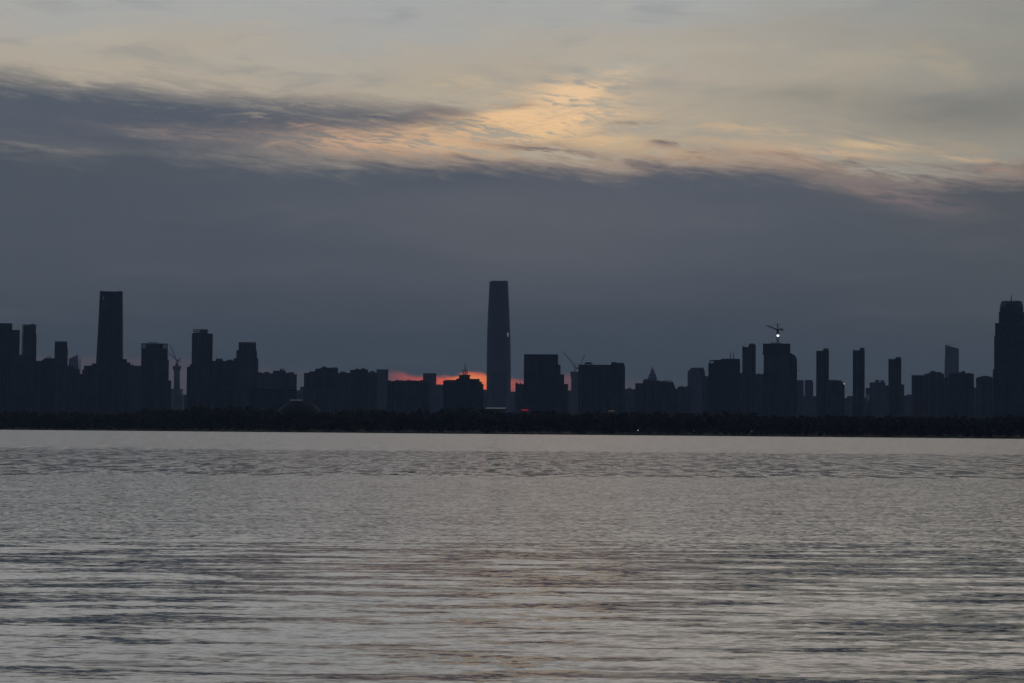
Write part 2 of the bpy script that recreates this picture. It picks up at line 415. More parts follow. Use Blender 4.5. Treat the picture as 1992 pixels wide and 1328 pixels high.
def lit(b, name, x0, x1, y0, y1, mat, off=None):
    """a small lit pane standing a few centimetres proud of the facade"""
    bm = bmesh.new(); cx, cy, z1 = b.local((x0+x1)/2, y0); z0 = b.local(x0, y1)[2]; w = (x1-x0)*b.D/F
    wd, dd = b.dims(b.x0, b.x1)
    yy = cy - (off if off is not None else dd/2 + .4)
    box(bm, cx-w/2, cx+w/2, yy-.3, yy, z0, z1); return link(name, bm, M[mat], b.root)
def loft(bm, rings):
    vs = [[bm.verts.new(p) for p in r_] for r_ in rings]; n = len(vs[0])
    for a, b in zip(vs, vs[1:]):
        for i in range(n): bm.faces.new((a[i], a[(i+1)%n], b[(i+1)%n], b[i]))
    bm.faces.new(vs[-1]); bm.faces.new(vs[0][::-1])

# ------------------------------------------------------------------ lake
def lake():
    rs = [0.6, 2, 4, 7, 10, 13]
    r = 15.0
    while r < 130:
        rs.append(r); r += max(0.11, r*r*4.87e-4/3*0.55)
    while r < 13000:
        rs.append(r); r *= 1.035
    rs.append(13000.0)
    th = list(np.radians(np.concatenate([np.arange(-180, -22, 4), np.arange(-22, 22, 0.11), np.arange(22, 180, 4)])))
    rr, tt = np.meshgrid(np.array(rs), np.array(th), indexing='ij')
    X = rr*np.sin(tt); Y = rr*np.cos(tt); Z = np.zeros_like(X)
    rng = np.random.RandomState(5)
    dr = np.gradient(np.array(rs))[:, None]
    for i in range(70):
        L = 0.8 * (4.0/0.8)**rng.rand(); k = 2*np.pi/L
        a = np.radians(90 + rng.normal(0, 20)); ph = rng.rand()*6.283
        slope = 0.0036*(0.7 if L < 1.8 else 1.0)
        fade = np.clip((L/dr - 2.5)/3, 0, 1) * np.clip((rr-6)/8, 0, 1)
        arg = k*(X*np.cos(a) + Y*np.sin(a)) + ph + 0.8*np.sin(X*.11+i) + .6*np.sin(Y*.07+i*2)
        Z += fade*slope/k*np.sin(arg)
    n, m = X.shape
    co = np.stack([X, Y, Z], -1).reshape(-1, 3)
    i, j = np.meshgrid(np.arange(n-1), np.arange(m), indexing='ij'); j2 = (j+1) % m
    f = np.stack([i*m+j, i*m+j2, (i+1)*m+j2, (i+1)*m+j], -1).reshape(-1, 4)[:, ::-1]
    me = bpy.data.meshes.new('lake_water')
    nv = len(co) + 1; co = np.vstack([co, [[0, 0, 0]]])
    me.vertices.add(nv); me.vertices.foreach_set('co', co.ravel().astype(np.float32))
    tri = np.array([[nv-1, (q+1) % m, q] for q in range(m)])
    idx = np.concatenate([f.ravel(), tri.ravel()])
    me.loops.add(len(idx)); me.loops.foreach_set('vertex_index', idx.astype(np.int32))
    me.polygons.add(len(f)+len(tri))
    st = np.concatenate([np.arange(len(f))*4, len(f)*4 + np.arange(len(tri))*3])
    me.polygons.foreach_set('loop_start', st.astype(np.int32))
    me.polygons.foreach_set('use_smooth', np.ones(len(f)+len(tri), bool))
    me.update(calc_edges=True); me.validate()
    mt, t2, b = newmat('lake_surface')
    g = t2.nodes.new('ShaderNodeNewGeometry'); s_ = t2.nodes.new('ShaderNodeSeparateXYZ'); t2.links.new(g.outputs['Position'], s_.inputs[0])
    x, y = E(t2, s_.outputs[0]), E(t2, s_.outputs[1])
    wob = noise(t2, x*.006, y*.006, 1.3, detail=4) - .5
    # calm, ruffled and swell areas lie at their own places on the lake
    dist = y - x*.2 + wob*26
    near = (dist + (noise(t2, x*.05, y*.03, 6.0, detail=3) - .5)*40).step(63, 38)                         # long low swell close to the shore we stand on
    ruff = dist.step(138, 146) * (y + wob*60).step(345, 300)
    far = dist.step(300, 360)
    def slope(sx, sy, z, det, ro=.5):
        a, c = noise(t2, x*sx, y*sy, z, detail=det, rough=ro, col=True)
        return a - .5, c - .5
    # ripples: centimetres to decimetres
    rx, ry = slope(5.0, 9.0, 1.0, 3.0)
    mx_, my_ = slope(.9, 1.7, 5.0, 4.0, .6)
    sx_, sy_ = slope(.30, 1.30, 8.0, 3.0, .5)
    px_, py_ = slope(.045, .055, 11.0, 3.0)
    patch = noise(t2, x*.035, y*.05, 3.0, detail=4, rough=.6)
    # far ruffled band: patches tens of metres across
    bx, by = slope(.8, .17, 15.0, 5.0, .68)
    NX = rx*.5 + mx_*.3 + sx_*.2*near
    low = (sy_*(near*.50 + .04) + (patch - .5)*(near*.16 + .03) + my_*near*.30 + .062 - near*.010).mx(.008)
    NY = ry*(.95 - near*.66) + my_*(.30 - near*.22 + ruff*.5) + low + by*(ruff*2.8 + far*.9) - ruff*.034
    nrm = vec(t2, NX, NY*-1.0, 1.0)
    # add the slopes to the modelled wave normal
    va = t2.nodes.new('ShaderNodeVectorMath'); va.operation = 'ADD'; t2.links.new(g.outputs['Normal'], va.inputs[0])
    vb = t2.nodes.new('ShaderNodeVectorMath'); vb.operation = 'SUBTRACT'; t2.links.new(nrm, vb.inputs[0]); vb.inputs[1].default_value = (0, 0, 1)
    t2.links.new(vb.outputs[0], va.inputs[1])
    vn = t2.nodes.new('ShaderNodeVectorMath'); vn.operation = 'NORMALIZE'; t2.links.new(va.outputs[0], vn.inputs[0])
    t2.links.new(vn.outputs[0], b.inputs['Normal'])
    b.inputs['Base Color'].default_value = (.012, .018, .022, 1)
    t2.links.new((near*-.06 + .13 + far*.06).k, b.inputs['Roughness'])
    b.inputs['IOR'].default_value = 1.39
    me.materials.append(mt)
    o = bpy.data.objects.new('lake_water', me); COL.objects.link(o); tag(o, 'calm grey lake with low ripples reaching to the far shore', 'lake', kind='structure')
lake()

# ------------------------------------------------------------------ land beyond the lake
def shore_y(x): return 2010 - 0.55 * max(-3000, min(2600, x)) + 14*math.sin(x*.011) + 7*math.sin(x*.037+1)
def land():
    bm = bmesh.new(); xs = [-12500, -9000, -6000, -4000] + list(range(-3000, 3001, 30)) + [4000, 6000, 9000, 12500]
    prof = [(-4, -2.0), (0, .15), (4, 1.0), (14, 1.6), (40, 3.0), (120, 4.0), (400, GZ)]
    rows = []
    for x in xs:
        s_ = shore_y(x)
        rows.append([bm.verts.new((x, s_ + o, z + (random.uniform(-.15, .15) if 0 < o < 100 else 0))) for o, z in prof] + [bm.verts.new((x, 13000, GZ)), bm.verts.new((x, 13001, -2))])
    for a, c in zip(rows, rows[1:]):
        for i in range(len(a)-1): bm.faces.new((a[i], c[i], c[i+1], a[i+1]))
    o = link('ground', bm, plain('earth_and_grass', (.035, .045, .025), .95, 0, .4, .02))
    tag(o, 'low dark lakeshore land under the city', 'ground', kind='structure')
land()

def woodland():
    """far shore wood: hundreds of small crowns that read as one dark mass"""
    rng = np.random.RandomState(11)
    topc = [(-300, 797), (0, 797), (120, 799), (240, 800), (330, 791), (420, 787), (480, 790), (540, 797), (640, 797), (700, 794), (760, 796), (860, 793), (920, 789), (948, 795),
            (1000, 801), (1060, 796), (1110, 801), (1200, 799), (1300, 799), (1400, 800), (1500, 804), (1600, 806), (1700, 806), (1800, 808), (1900, 806), (1992, 804), (2300, 804)]
    tx, ty = zip(*topc)
    V_, F_ = [], []; nv = 0
    def quad(c, s, nrm):
        nonlocal nv
        a = np.cross(nrm, [0.31, .2, .93]); a /= np.linalg.norm(a)+1e-9; b_ = np.cross(nrm, a)
        V_.extend([c+a*s, c+b_*s*.8, c-a*s, c-b_*s*.8]); F_.append((nv, nv+1, nv+2, nv+3)); nv += 4
    for row in range(6):
        off = 16 + row*34; px = -90.0
        while px < 2080:
            p = P(px, 845, 2000); x = p.x; y = shore_y(x) + off + rng.uniform(-12, 12)
            x = p.x * y/2000.
            z0 = 1.5 + min(2.5, off*.02)
            tv = np.interp(px, tx, ty)
            zt = P(px, tv, y).z
            full = zt - z0
            h = full * (rng.uniform(.84, 1.04) if row > 3 else rng.uniform(.45, .92))
            if rng.rand() < .06 and row > 3: h *= 1.08
            w = h * rng.uniform(.28, .42); c0 = np.array([x, y, z0])
            n_l = int(150)
            lobes = [(np.array([rng.uniform(-.5, .5)*w, rng.uniform(-.5, .5)*w, h*rng.uniform(.4, .82)]), w*rng.uniform(.45, .7)) for _ in range(6)]
            lobes.append((np.array([0, 0, h*.84]), w*.40))
            for k in range(n_l):
                lc, lr = lobes[k % 7]
                d = rng.normal(size=3); d /= np.linalg.norm(d)
                pos = c0 + lc + d*lr*rng.uniform(.55, 1.0)*np.array([1, 1, .85])
                pos[2] = min(max(pos[2], z0+.3), z0 + h*1.02)
                nr = d + rng.normal(size=3)*.5; nr /= np.linalg.norm(nr)
                quad(pos, rng.uniform(.5, 1.15)*w*.17 + .25, nr)
            # trunk
            for a in range(4):
                t0 = a*math.pi/2; t1 = t0 + math.pi/2
                V_.extend([c0+np.array([math.cos(t0)*.4, math.sin(t0)*.4, 0]), c0+np.array([math.cos(t1)*.4, math.sin(t1)*.4, 0]),
                           c0+np.array([math.cos(t1)*.18, math.sin(t1)*.18, h*.7]), c0+np.array([math.cos(t0)*.18, math.sin(t0)*.18, h*.7])])
                F_.append((nv, nv+1, nv+2, nv+3)); nv += 4
            # undergrowth
            for k in range(22):
                pos = c0 + np.array([rng.uniform(-1.3, 1.3)*w, rng.uniform(-6, 6), rng.uniform(0, .38)*h])
                d = rng.normal(size=3); d /= np.linalg.norm(d); quad(pos, rng.uniform(.9, 1.9), d)
            px += rng.uniform(.75, 1.35) * w * F / y * 1.15
    me = bpy.data.meshes.new('shore_woodland'); me.from_pydata([tuple(v) for v in V_], [], F_)
    m, t2, b = newmat('foliage'); x, y, z = texco(t2)
    n = noise(t2, x*.12, y*.12, z*.12, detail=5)
    t2.links.new(mix(t2, n.step(.3, .7), (.014, .022, .013, 1), (.032, .042, .024, 1)), b.inputs['Base Color']); b.inputs['Roughness'].default_value = .85
    me.materials.append(m); o = bpy.data.objects.new('shore_woodland', me); COL.objects.link(o)
    tag(o, 'dense dark belt of trees along the far shore of the lake', 'woodland', kind='stuff')
woodland()
# ------------------------------------------------------------------ the city
T = building
G1 = 'apartment blocks along the skyline'
G2 = 'low hazy blocks far behind the wood'
G3 = 'slim twin-topped residential towers'

# left edge
T('apartment_tower', 'apartment tower', 'broad stepped tower at the left edge of the skyline with a taller left half', 4200, [(-46, 37.5, 643), (-40, 23, 630)], mat='apt2', yaw=0)
T('apartment_tower', 'apartment tower', 'slim dark tower second from the left edge with a narrower crown', 4300,
  [(42.5, 71, 651), (43.6, 70, 636)], [(45, 68.5, 632), (61, 66, 630)], mat='apt', yaw=12)
T('apartment_block', 'apartment block', 'dark block low between the two leftmost towers', 4000, [(18, 60, 692), (55, 81, 703)], yaw=0)
# block with a curved roof
def curved_roof():
    b = B('office_block', 'office block', 'low block with a curved rising roof left of the small square topped tower', 76, 107, 4100, 0)
    bm = bmesh.new(); n = 10; w, d = b.dims(76, 107)
    prof = [(77.5, 708), (78, 703), (82, 700.5), (86, 698.5), (91, 697), (96, 696.6), (101, 696.5), (107, 697)]
    fr, bk = [], []
    for x, y in prof:
        u, v, z = b.local(x, y); fr.append((u, -9, z)); bk.append((u, 9, z))
    u0 = b.local(77.5, 700)[0]; u1 = b.local(107, 700)[0]
    fr += [(u1, -9, -3), (u0, -9, -3)]; bk += [(u1, 9, -3), (u0, 9, -3)]
    a = [bm.verts.new(p) for p in fr]; c = [bm.verts.new(p) for p in bk]; m = len(a)
    bm.faces.new(a); bm.faces.new(c[::-1])
    for i in range(m): bm.faces.new((a[(i+1)%m], a[i], c[i], c[(i+1)%m]))
    link('wall', bm, M['office'], b.root)
    bm = bmesh.new()
    pts = [b.local(x, y) for x, y in ((85, 697.2), (90, 695.4), (95, 693.8), (99, 693))]
    for p, q in zip(pts, pts[1:]): bar(bm, (p[0], 0, p[2]), (q[0], 0, q[2]), .45)
    for p in pts: bar(bm, (p[0], 0, p[2]), (p[0], 0, p[2]-4.5), .3)
    link('roof_truss', bm, M['steel'], b.root)
    lit(b, 'lit_window', 103.5, 105, 704, 707.5, 'lamp_white'); lit(b, 'lit_sign', 103.6, 104.9, 699.5, 703, 'lamp_warm')
curved_roof()
T('apartment_tower', 'apartment tower', 'small square topped tower between the curved roof block and the sail shaped building', 4400, [(106.4, 131.8, 678), (107, 130.6, 666)], [(108, 129.5, 664.6)], yaw=0, shape='box', greeble=False)
T('apartment_block', 'apartment block', 'low stepped block in front of the sail shaped building', 4300, [(120, 143, 712), (141, 155, 719), (150, 166, 728)], yaw=0)

# sail-shaped building under construction
def sail():
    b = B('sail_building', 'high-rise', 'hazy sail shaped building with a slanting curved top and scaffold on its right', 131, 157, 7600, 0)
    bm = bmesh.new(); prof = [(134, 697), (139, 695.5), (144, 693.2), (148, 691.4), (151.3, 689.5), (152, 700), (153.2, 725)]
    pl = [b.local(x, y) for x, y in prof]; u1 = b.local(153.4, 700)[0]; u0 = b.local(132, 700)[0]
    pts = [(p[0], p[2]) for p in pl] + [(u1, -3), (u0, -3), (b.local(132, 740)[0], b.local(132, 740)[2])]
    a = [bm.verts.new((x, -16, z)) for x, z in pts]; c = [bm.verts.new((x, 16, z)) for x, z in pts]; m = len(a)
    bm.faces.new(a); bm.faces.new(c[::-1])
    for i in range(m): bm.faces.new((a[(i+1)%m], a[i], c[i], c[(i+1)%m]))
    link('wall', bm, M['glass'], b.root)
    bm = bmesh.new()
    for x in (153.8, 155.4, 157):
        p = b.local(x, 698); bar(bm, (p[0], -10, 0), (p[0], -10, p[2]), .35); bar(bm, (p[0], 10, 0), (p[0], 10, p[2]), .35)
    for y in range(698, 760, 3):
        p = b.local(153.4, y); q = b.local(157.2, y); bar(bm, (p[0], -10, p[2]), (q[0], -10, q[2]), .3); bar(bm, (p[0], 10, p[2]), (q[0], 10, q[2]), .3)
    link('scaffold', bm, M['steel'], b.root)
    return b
sail()

# cranes -----------------------------------------------------------
def crane(label, D, foot, pivot, tip, counter, apex=None, lampy=None, mast_w=2.4, hook=None):
    """tower crane from direction coordinates: foot (x,y), pivot, jib tip, counter-jib end"""
    f = P(*foot, D); root = empty('tower_crane', f); tag(root, label, 'crane', 'tower cranes on buildings under construction')
    L = lambda q: P(q[0], q[1], D) - f
    pv, tp, ct = L(pivot), L(tip), L(counter)
    bm = bmesh.new(); lattice(bm, (0, 0, 0), (pv.x, 0, pv.z), mast_w, mast_w, .28, max(3, int(pv.z/mast_w/1.3))); link('mast', bm, M['yellow'], root)
    bm = bmesh.new(); a = Vector((pv.x, 0, pv.z)); q = Vector((tp.x, 0, tp.z)); lattice(bm, a, q, 1.9, .9, .26, max(5, int((q-a).length/3))); jb = link('jib', bm, M['yellow'], root)
    bm = bmesh.new(); q2 = Vector((ct.x, 0, ct.z)); lattice(bm, a, q2, 1.8, 1.5, .26, 3); cj = link('counter_jib', bm, M['yellow'], root)
    bm = bmesh.new(); box(bm, q2.x-1.7, q2.x+1.7, -1.2, 1.2, q2.z-3.0, q2.z+.4); link('counterweight', bm, M['concrete'], cj)
    bm = bmesh.new(); box(bm, a.x-1.3, a.x+1.3, -2.6, -.9, a.z-2.6, a.z-.1); box(bm, a.x-1.7, a.x+1.7, -1.6, 1.6, a.z-.3, a.z+.5); link('cab', bm, M['steel'], root)
    if apex:
        ap = L(apex); bm = bmesh.new(); ax = Vector((ap.x, 0, ap.z)); lattice(bm, a, ax, 1.6, .5, .24, 5)
        link('apex_frame', bm, M['yellow'], root)
        bm = bmesh.new(); bar(bm, ax, a.lerp(q, .75), .14); bar(bm, ax, q2, .14); link('stay_cable', bm, M['steel'], root)
    bm = bmesh.new(); h0 = a.lerp(q, hook or .9); bar(bm, h0, h0 - Vector((0, 0, 5)), .12); box(bm, h0.x-.5, h0.x+.5, -.4, .4, h0.z-6, h0.z-5); link('hook', bm, M['steel'], jb)
    return root, L

# first tall glass tower
def profile_tower(name, label, D, prof, yaw, mat, cat='skyscraper', r=.22, depth=1.0, seg=5, ribs=True):
    x0 = min(p[1] for p in prof); x1 = max(p[2] for p in prof)
    b = B(name, cat, label, x0, x1, D, yaw, None, depth)
    rings = []
    for y, a, c in prof:
        w = (c-a)*D/F; 
        w = w/(1.0 if r >= .2 else (math.cos(b.yaw)+depth*math.sin(b.yaw))); cx, cy, z = b.local((a+c)/2, y)
        rings.append([(px+cx, py+cy, max(z, -3)) for px, py in rrect(w, w*depth, w*r, seg)])
    rings = rings[::-1]
    bm = bmesh.new(); loft(bm, rings); link('facade', bm, M[mat], b.root)
    if ribs:   # fins running up the tower, a few centimetres proud
        bm = bmesh.new(); n = len(rings[0])
        for i in range(0, n, 1):
            for k in range(3):
                f = k/3
                for ra, rb in zip(rings, rings[1:]):
                    p = Vector(ra[i]).lerp(Vector(ra[(i+1)%n]), f); q = Vector(rb[i]).lerp(Vector(rb[(i+1)%n]), f); bar(bm, p, q, .32)
        link('fins', bm, M['steel'], b.root)
    return b, rings
b, rg = profile_tower('skyscraper', 'tall dark glass tower on the left with a flat top and outward sloping left side', 4400,
    [(569, 195, 238), (600, 193.6, 238.3), (640, 191.6, 238.6), (680, 189.3, 238.6), (708, 187.6, 238.6), (800, 187, 239), (850, 187, 239)], 0, 'dark', r=.08, depth=.8, seg=2)
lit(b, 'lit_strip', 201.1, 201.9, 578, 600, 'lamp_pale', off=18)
bm = bmesh.new(); t0 = rg[-1]; prism(bm, [(p[0]*1.0, p[1]) for p in rrect(43.6*4400/F, 36*4400/F, 3, 2)], t0[0][2]+.01, t0[0][2]+1.6); o = link('parapet', bm, M['roof'], b.root)
bm = bmesh.new()
for x in (231.5, 233.5, 236):
    p = b.local(x, 567); box(bm, p[0]-.9, p[0]+.9, -2, 2, t0[0][2]+1.6, t0[0][2]+3.8)
p = b.local(239.6, 567.4); q = b.local(230, 567.4); bar(bm, (q[0], 0, q[2]), (p[0], 0, p[2]), .35); link('roof_rail', bm, M['steel'], b.root)
T('apartment_block', 'apartment block', 'stepped dark block against the left foot of the dark glass tower', 4000, [(160, 172, 720), (163.5, 190, 712.5), (179, 192, 708)], yaw=0)
T('apartment_block', 'apartment block', 'dark block with a raised left end right of the dark glass tower', 4050, [(236, 247, 701), (245, 254, 706)], yaw=0)
T('office_block', 'office block', 'slightly paler low block between the dark glass tower and the wide flat tower', 5200, [(250, 280, 712)], mat='office', yaw=0)

# wide flat tower with lattice corners
def flat_tower():
    b = B('office_tower', 'office tower', 'wide flat topped tower with open lattice corners at its roof', 274.5, 326.5, 4300, 0, None, .55)
    bm = bmesh.new(); cap = bmesh.new()
    b.tier(bm, 275.4, 326, 680, None, 'box', cap); b.tier(bm, 284, 317, 669, 681, 'box'); link('wall', bm, M['office'], b.root)
    w, d = b.dims(275, 326); d = min(d, 20)/2; bm = bmesh.new()
    for xa, xb in ((275, 284), (317, 326)):
        for x in np.linspace(xa, xb, 4):
            u = b.local(x, 668)[0]; z0 = b.local(x, 681)[2]; z1 = b.local(x, 668.6)[2]
            for v in (-d, d): bar(bm, (u, v, z0), (u, v, z1), .42)
    for y in (668.6, 671.5, 674.4, 677.3):
        u0, _, z = b.local(275, y); u1 = b.local(326, y)[0]
        for v in (-d, d): bar(bm, (u0, v, z), (u1, v, z), .55 if y < 669 else .3)
        for u in (u0, u1): bar(bm, (u, -d, z), (u, d, z), .5)
    link('crown_frame', bm, M['steel'], b.root)
    bm = bmesh.new(); p = b.local(288.5, 665.8); q = b.local(307.5, 666.4); bar(bm, (p[0], 0, p[2]), (q[0], 0, q[2]), .4)
    for x in (291, 298, 305): u, _, z = b.local(x, 666.2); bar(bm, (u, 0, z), (u, 0, z-6), .4)
    link('window_cleaning_rig', bm, M['steel'], b.root)
flat_tower()
T('apartment_block', 'apartment block', 'low block at the right foot of the wide flat tower', 4100, [(300, 328.4, 701), (320, 333, 741)], yaw=0)

# concrete core tower under construction
def core_tower():
    b = B('unfinished_tower', 'tower', 'slender concrete tower under construction with a wider ring near its top', 336, 357, 6800, 0)
    D = 6800
    def ring(y, a, c):
        w = (c-a)*D/F; cx, cy, z = b.local((a+c)/2, y); return [(px+cx, py+cy, z) for px, py in rrect(w, w, w*.3, 3)]
    bm = bmesh.new(); loft(bm, [ring(850, 336.5, 357), ring(770, 336.5, 357), ring(763, 337, 354), ring(756, 337.6, 350.4), ring(750, 338, 350), ring(720, 338.4, 349.8)]); link('shaft', bm, M['raw'], b.root)
    bm = bmesh.new(); loft(bm, [ring(720.5, 337.6, 350.4), ring(717, 336, 352), ring(711.5, 336, 352.2)]); link('working_platform', bm, M['mesh'], b.root)
    bm = bmesh.new(); loft(bm, [ring(712, 341, 347), ring(706, 341.4, 346.6)]); link('lift_core', bm, M['raw'], b.root)
core_tower()
crane('thin luffing crane with a steep jib on the slender concrete tower', 6800, (343, 711), (343, 700.5), (331, 670.5), (350.5, 702), None)
crane('thin luffing crane with a shallow jib on the slender concrete tower', 6815, (346, 711), (346, 701.5), (327.6, 686.5), (350, 696), None)
T('low_block', 'low block', 'hazy low block at the foot of the slender concrete tower', 7300, [(325, 355, 757), (352, 368, 768)], mat='apt2', group=G2)

# tower with open crown
def open_crown():
    b = B('apartment_tower', 'apartment tower', 'tall tower with an open lattice frame crown left of centre', 373.5, 414, 4200, 0, None, .6)
    bm = bmesh.new(); cap = bmesh.new()
    b.tier(bm, 373.6, 413.8, 650, None, 'bay', cap); b.tier(bm, 376, 405, 648, 651, 'box')
    link('wall', bm, M['apt'], b.root)
    bm = bmesh.new(); b.tier(bm, 390, 401, 640.6, 650, 'box'); link('roof_housing', bm, M['concrete'], b.root)
    bm = bmesh.new()
    for x in (376.8, 383, 389, 401.6, 404.2):
        u = b.local(x, 650)[0]; z0 = b.local(x, 649)[2]; z1 = b.local(x, 641)[2]
        for v in (-8, 8): bar(bm, (u, v, z0), (u, v, z1), .5)
        bar(bm, (u, -8, z1), (u, 8, z1), .45)
    for y in (641.2, 645, 648):
        u0, _, z = b.local(376.8, y); u1 = b.local(404.2, y)[0]
        for v in (-8, 8): bar(bm, (u0, v, z), (u1, v, z), .5)
    link('crown_frame', bm, M['concrete'], b.root)
open_crown()
T('apartment_block', 'apartment block', 'stepped block against the left foot of the open crowned tower', 3900, [(363.6, 376, 714.5), (369, 384, 710)], yaw=0)
T('apartment_block', 'apartment block', 'long dark block with two roof boxes right of the open crowned tower', 3900, [(410, 462, 703.5)], [(420, 433, 698), (441, 453, 700)], yaw=0)
T('apartment_tower', 'apartment tower', 'three stepped tower topped by a square block right of the open crowned tower', 4500,
  [(454.5, 462, 698), (459.5, 502.4, 698), (460, 500, 682.5), (464.4, 498, 667)], [(466, 496, 666.2)], mat='apt2', yaw=0, shape='box', greeble=False)
T('apartment_block', 'apartment block', 'long ragged topped block with a pair of rounded roof humps left of the open gap', 4800,
  [(498, 510, 725), (508, 532, 727), (514, 524, 724.5), (531, 556, 722), (554, 571, 726), (568, 577.5, 728.5)],
  [(544.4, 548.6, 717.5), (550, 553.2, 717.5), (561, 572.5, 724)], mat='apt', yaw=0)
T('low_block', 'low block', 'wide paler slab building in front of the ragged topped block', 3900, [(486, 576, 757.5)], mat='office', yaw=0, group=None)
T('low_block', 'low block', 'hazy low stepped block in the gap left of the five block cluster', 6500, [(572, 586, 760), (584, 596, 752.5)], mat='apt2', group=G2)

# cluster 591-755
T('apartment_block', 'apartment block', 'tall stepped apartment block with a small turret, left end of the cluster', 4300,
  [(591.5, 603, 726.5), (601, 615, 723.5), (613, 628, 719), (625.5, 636, 715), (634, 646, 716.5)], [(615.5, 620, 717), (627.5, 632, 712.6), (636, 645, 715.4)], yaw=0)
T('apartment_block', 'apartment block', 'paler block joined to the right of the turreted apartment block', 4600, [(645, 658, 717)], [(646.5, 656, 714.8)], mat='apt2', yaw=0, greeble=False)
T('apartment_block', 'apartment block', 'rounded roof block between the turreted block and the twin boxed block', 4500, [(657, 675, 726.5), (672, 682.5, 726)], [(662, 672, 723)], yaw=0, greeble=False)
T('apartment_block', 'apartment block', 'block with two raised roof boxes at the middle of the cluster', 4250, [(681.5, 692, 720.5), (690, 716, 719.5)], [(692, 698, 717.2), (703, 710.5, 716.6)], yaw=0)
T('apartment_block', 'apartment block', 'low domed roof block left of the hazy plain block', 4400, [(714, 734, 726)], [(718, 730, 723.4), (720.5, 727, 722)], mat='apt', yaw=0, greeble=False)
T('office_block', 'office block', 'hazy plain flat topped block at the right end of the cluster', 6400, [(732.5, 755.4, 719)], mat='office', shape='box', greeble=False)
T('apartment_block', 'apartment block', 'long low block with small roof boxes left of the afterglow', 4300, [(753, 770, 742), (768.5, 824, 741.5), (820, 837, 745)], [(754, 760, 740), (770, 775.4, 739), (803, 808, 740), (817, 823, 739.6)], yaw=0)
T('office_block', 'office block', 'hazy square block rising behind the long low block beside the afterglow', 6600, [(823, 849, 727)], [(824.5, 847.5, 726)], mat='office', shape='box', greeble=False)
T('low_block', 'low block', 'hazy low block left of the pavilion topped building', 6700, [(840, 868, 748.5)], mat='apt2', group=G2)

# pavilion-topped building
def pavilion():
    b = B('pavilion_building', 'building', 'building with a flared pavilion roof and open belfry silhouetted against the red afterglow', 862, 940, 4100, 0, None, .5)
    bm = bmesh.new(); cap = bmesh.new()
    for q in ((862, 896, 741.5), (866, 889, 740), (893, 914, 731.5), (911, 933, 738), (931, 937.4, 743.5), (936, 940.4, 748)): b.tier(bm, *q, None, 'box', cap)
    link('wall', bm, M['dark'], b.root)
    bm = bmesh.new(); s = F/4100
    def ring(y, a, c, k=4):
        w = (c-a)/s; cx, cy, z = b.local((a+c)/2, y); return [(px+cx, py+cy, z) for px, py in rrect(w, w, w*.02, 1)]
    loft(bm, [ring(731.8, 895, 913), ring(730.2, 892.5, 915.5), ring(729.4, 892.2, 915.8), ring(729.0, 895, 913)]); link('flared_roof', bm, M['roof'], b.root)
    bm = bmesh.new()
    for i in range(3):
        for x in (900.9, 904.7, 908.6):
            u = b.local(x, 729)[0]; z0 = b.local(x, 729.6)[2]; z1 = b.local(x, 719.6)[2]; v = (-1, 0, 1)[i]*3.8
            if i == 1 and x == 904.7: continue
            bar(bm, (u, v, z0), (u, v, z1), .75)
    for y in (720.2, 728.6):
        u0, _, z = b.local(900.5, y); u1 = b.local(909, y)[0]; box(bm, u0-.3, u1+.3, -4.5, 4.5, z-.5, z+.5)
    link('belfry', bm, M['concrete'], b.root)
    bm = bmesh.new(); u, _, z0 = b.local(904.8, 720.2); z1 = b.local(904.8, 712.5)[2]; z2 = b.local(904.8, 704.5)[2]
    bar(bm, (u, 0, z0), (u, 0, z1), .7); bar(bm, (u, 0, z1), (u, 0, z2), .4); link('spire', bm, M['steel'], b.root)
    bm = bmesh.new(); cx, _, z = b.local(891.5, 741); rr_ = 5.2/s
    bmesh.ops.create_uvsphere(bm, u_segments=16, v_segments=10, radius=rr_, matrix=Matrix.Translation((cx, 0, z)) @ Matrix.Diagonal((1, 1, 1.05, 1)))
    link('dome', bm, M['dome'], b.root, True)
pavilion()
T('low_block', 'low block', 'hazy low block between the pavilion topped building and the tallest tower', 6700, [(936, 952, 759.5)], mat='apt2', group=G2)

# tallest tower
b, rg = profile_tower('skyscraper', 'tallest tower at the centre of the skyline, tapering gently to a flat rounded top', 6900,
    [(547.6, 953, 987.4), (549, 952.4, 988), (575, 951.2, 989.2), (600, 950, 990.2), (630, 948.6, 991.4), (660, 947.7, 992.4), (700, 947, 993.2), (760, 946.8, 993.4), (850, 946.8, 993.4)], 0, 'glass', r=.26, depth=1.0)
zt = rg[-1][0][2]; bm = bmesh.new()
for k in range(9):
    u = (-.42 + k*.105)*58; box(bm, u-2, u+2, -20, -18, zt-.2, zt+1.2 + (k*37 % 5)*.35)
link('roof_screen', bm, M['steel'], b.root)
bm = bmesh.new(); u, _, z0 = b.local(988.2, 655.4); z1 = b.local(988.2, 648)[2]; box(bm, u-1.8, u+1.2, -37, -31, z0, z1); link('lit_window', bm, M['lamp_soft'], b.root)
bm = bmesh.new(); zb = b.local(950, 725)[2]
loft(bm, [[(p[0]*.90, p[1]-.9, z) for p in rg[1]] for z in (-2, zb)]); link('lower_facade_panel', bm, M['dark'], b.root)
T('low_block', 'low block', 'hazy low strip of building right of the tallest tower', 7400, [(988, 1008, 762.5)], mat='apt2', group=G2)
T('apartment_block', 'apartment block', 'low dark block with spiky roof equipment between the tallest tower and the big boxy tower', 4200, [(1002.6, 1026, 748)], [(1003, 1007.5, 744.6), (1011, 1014, 745.2)], yaw=0)

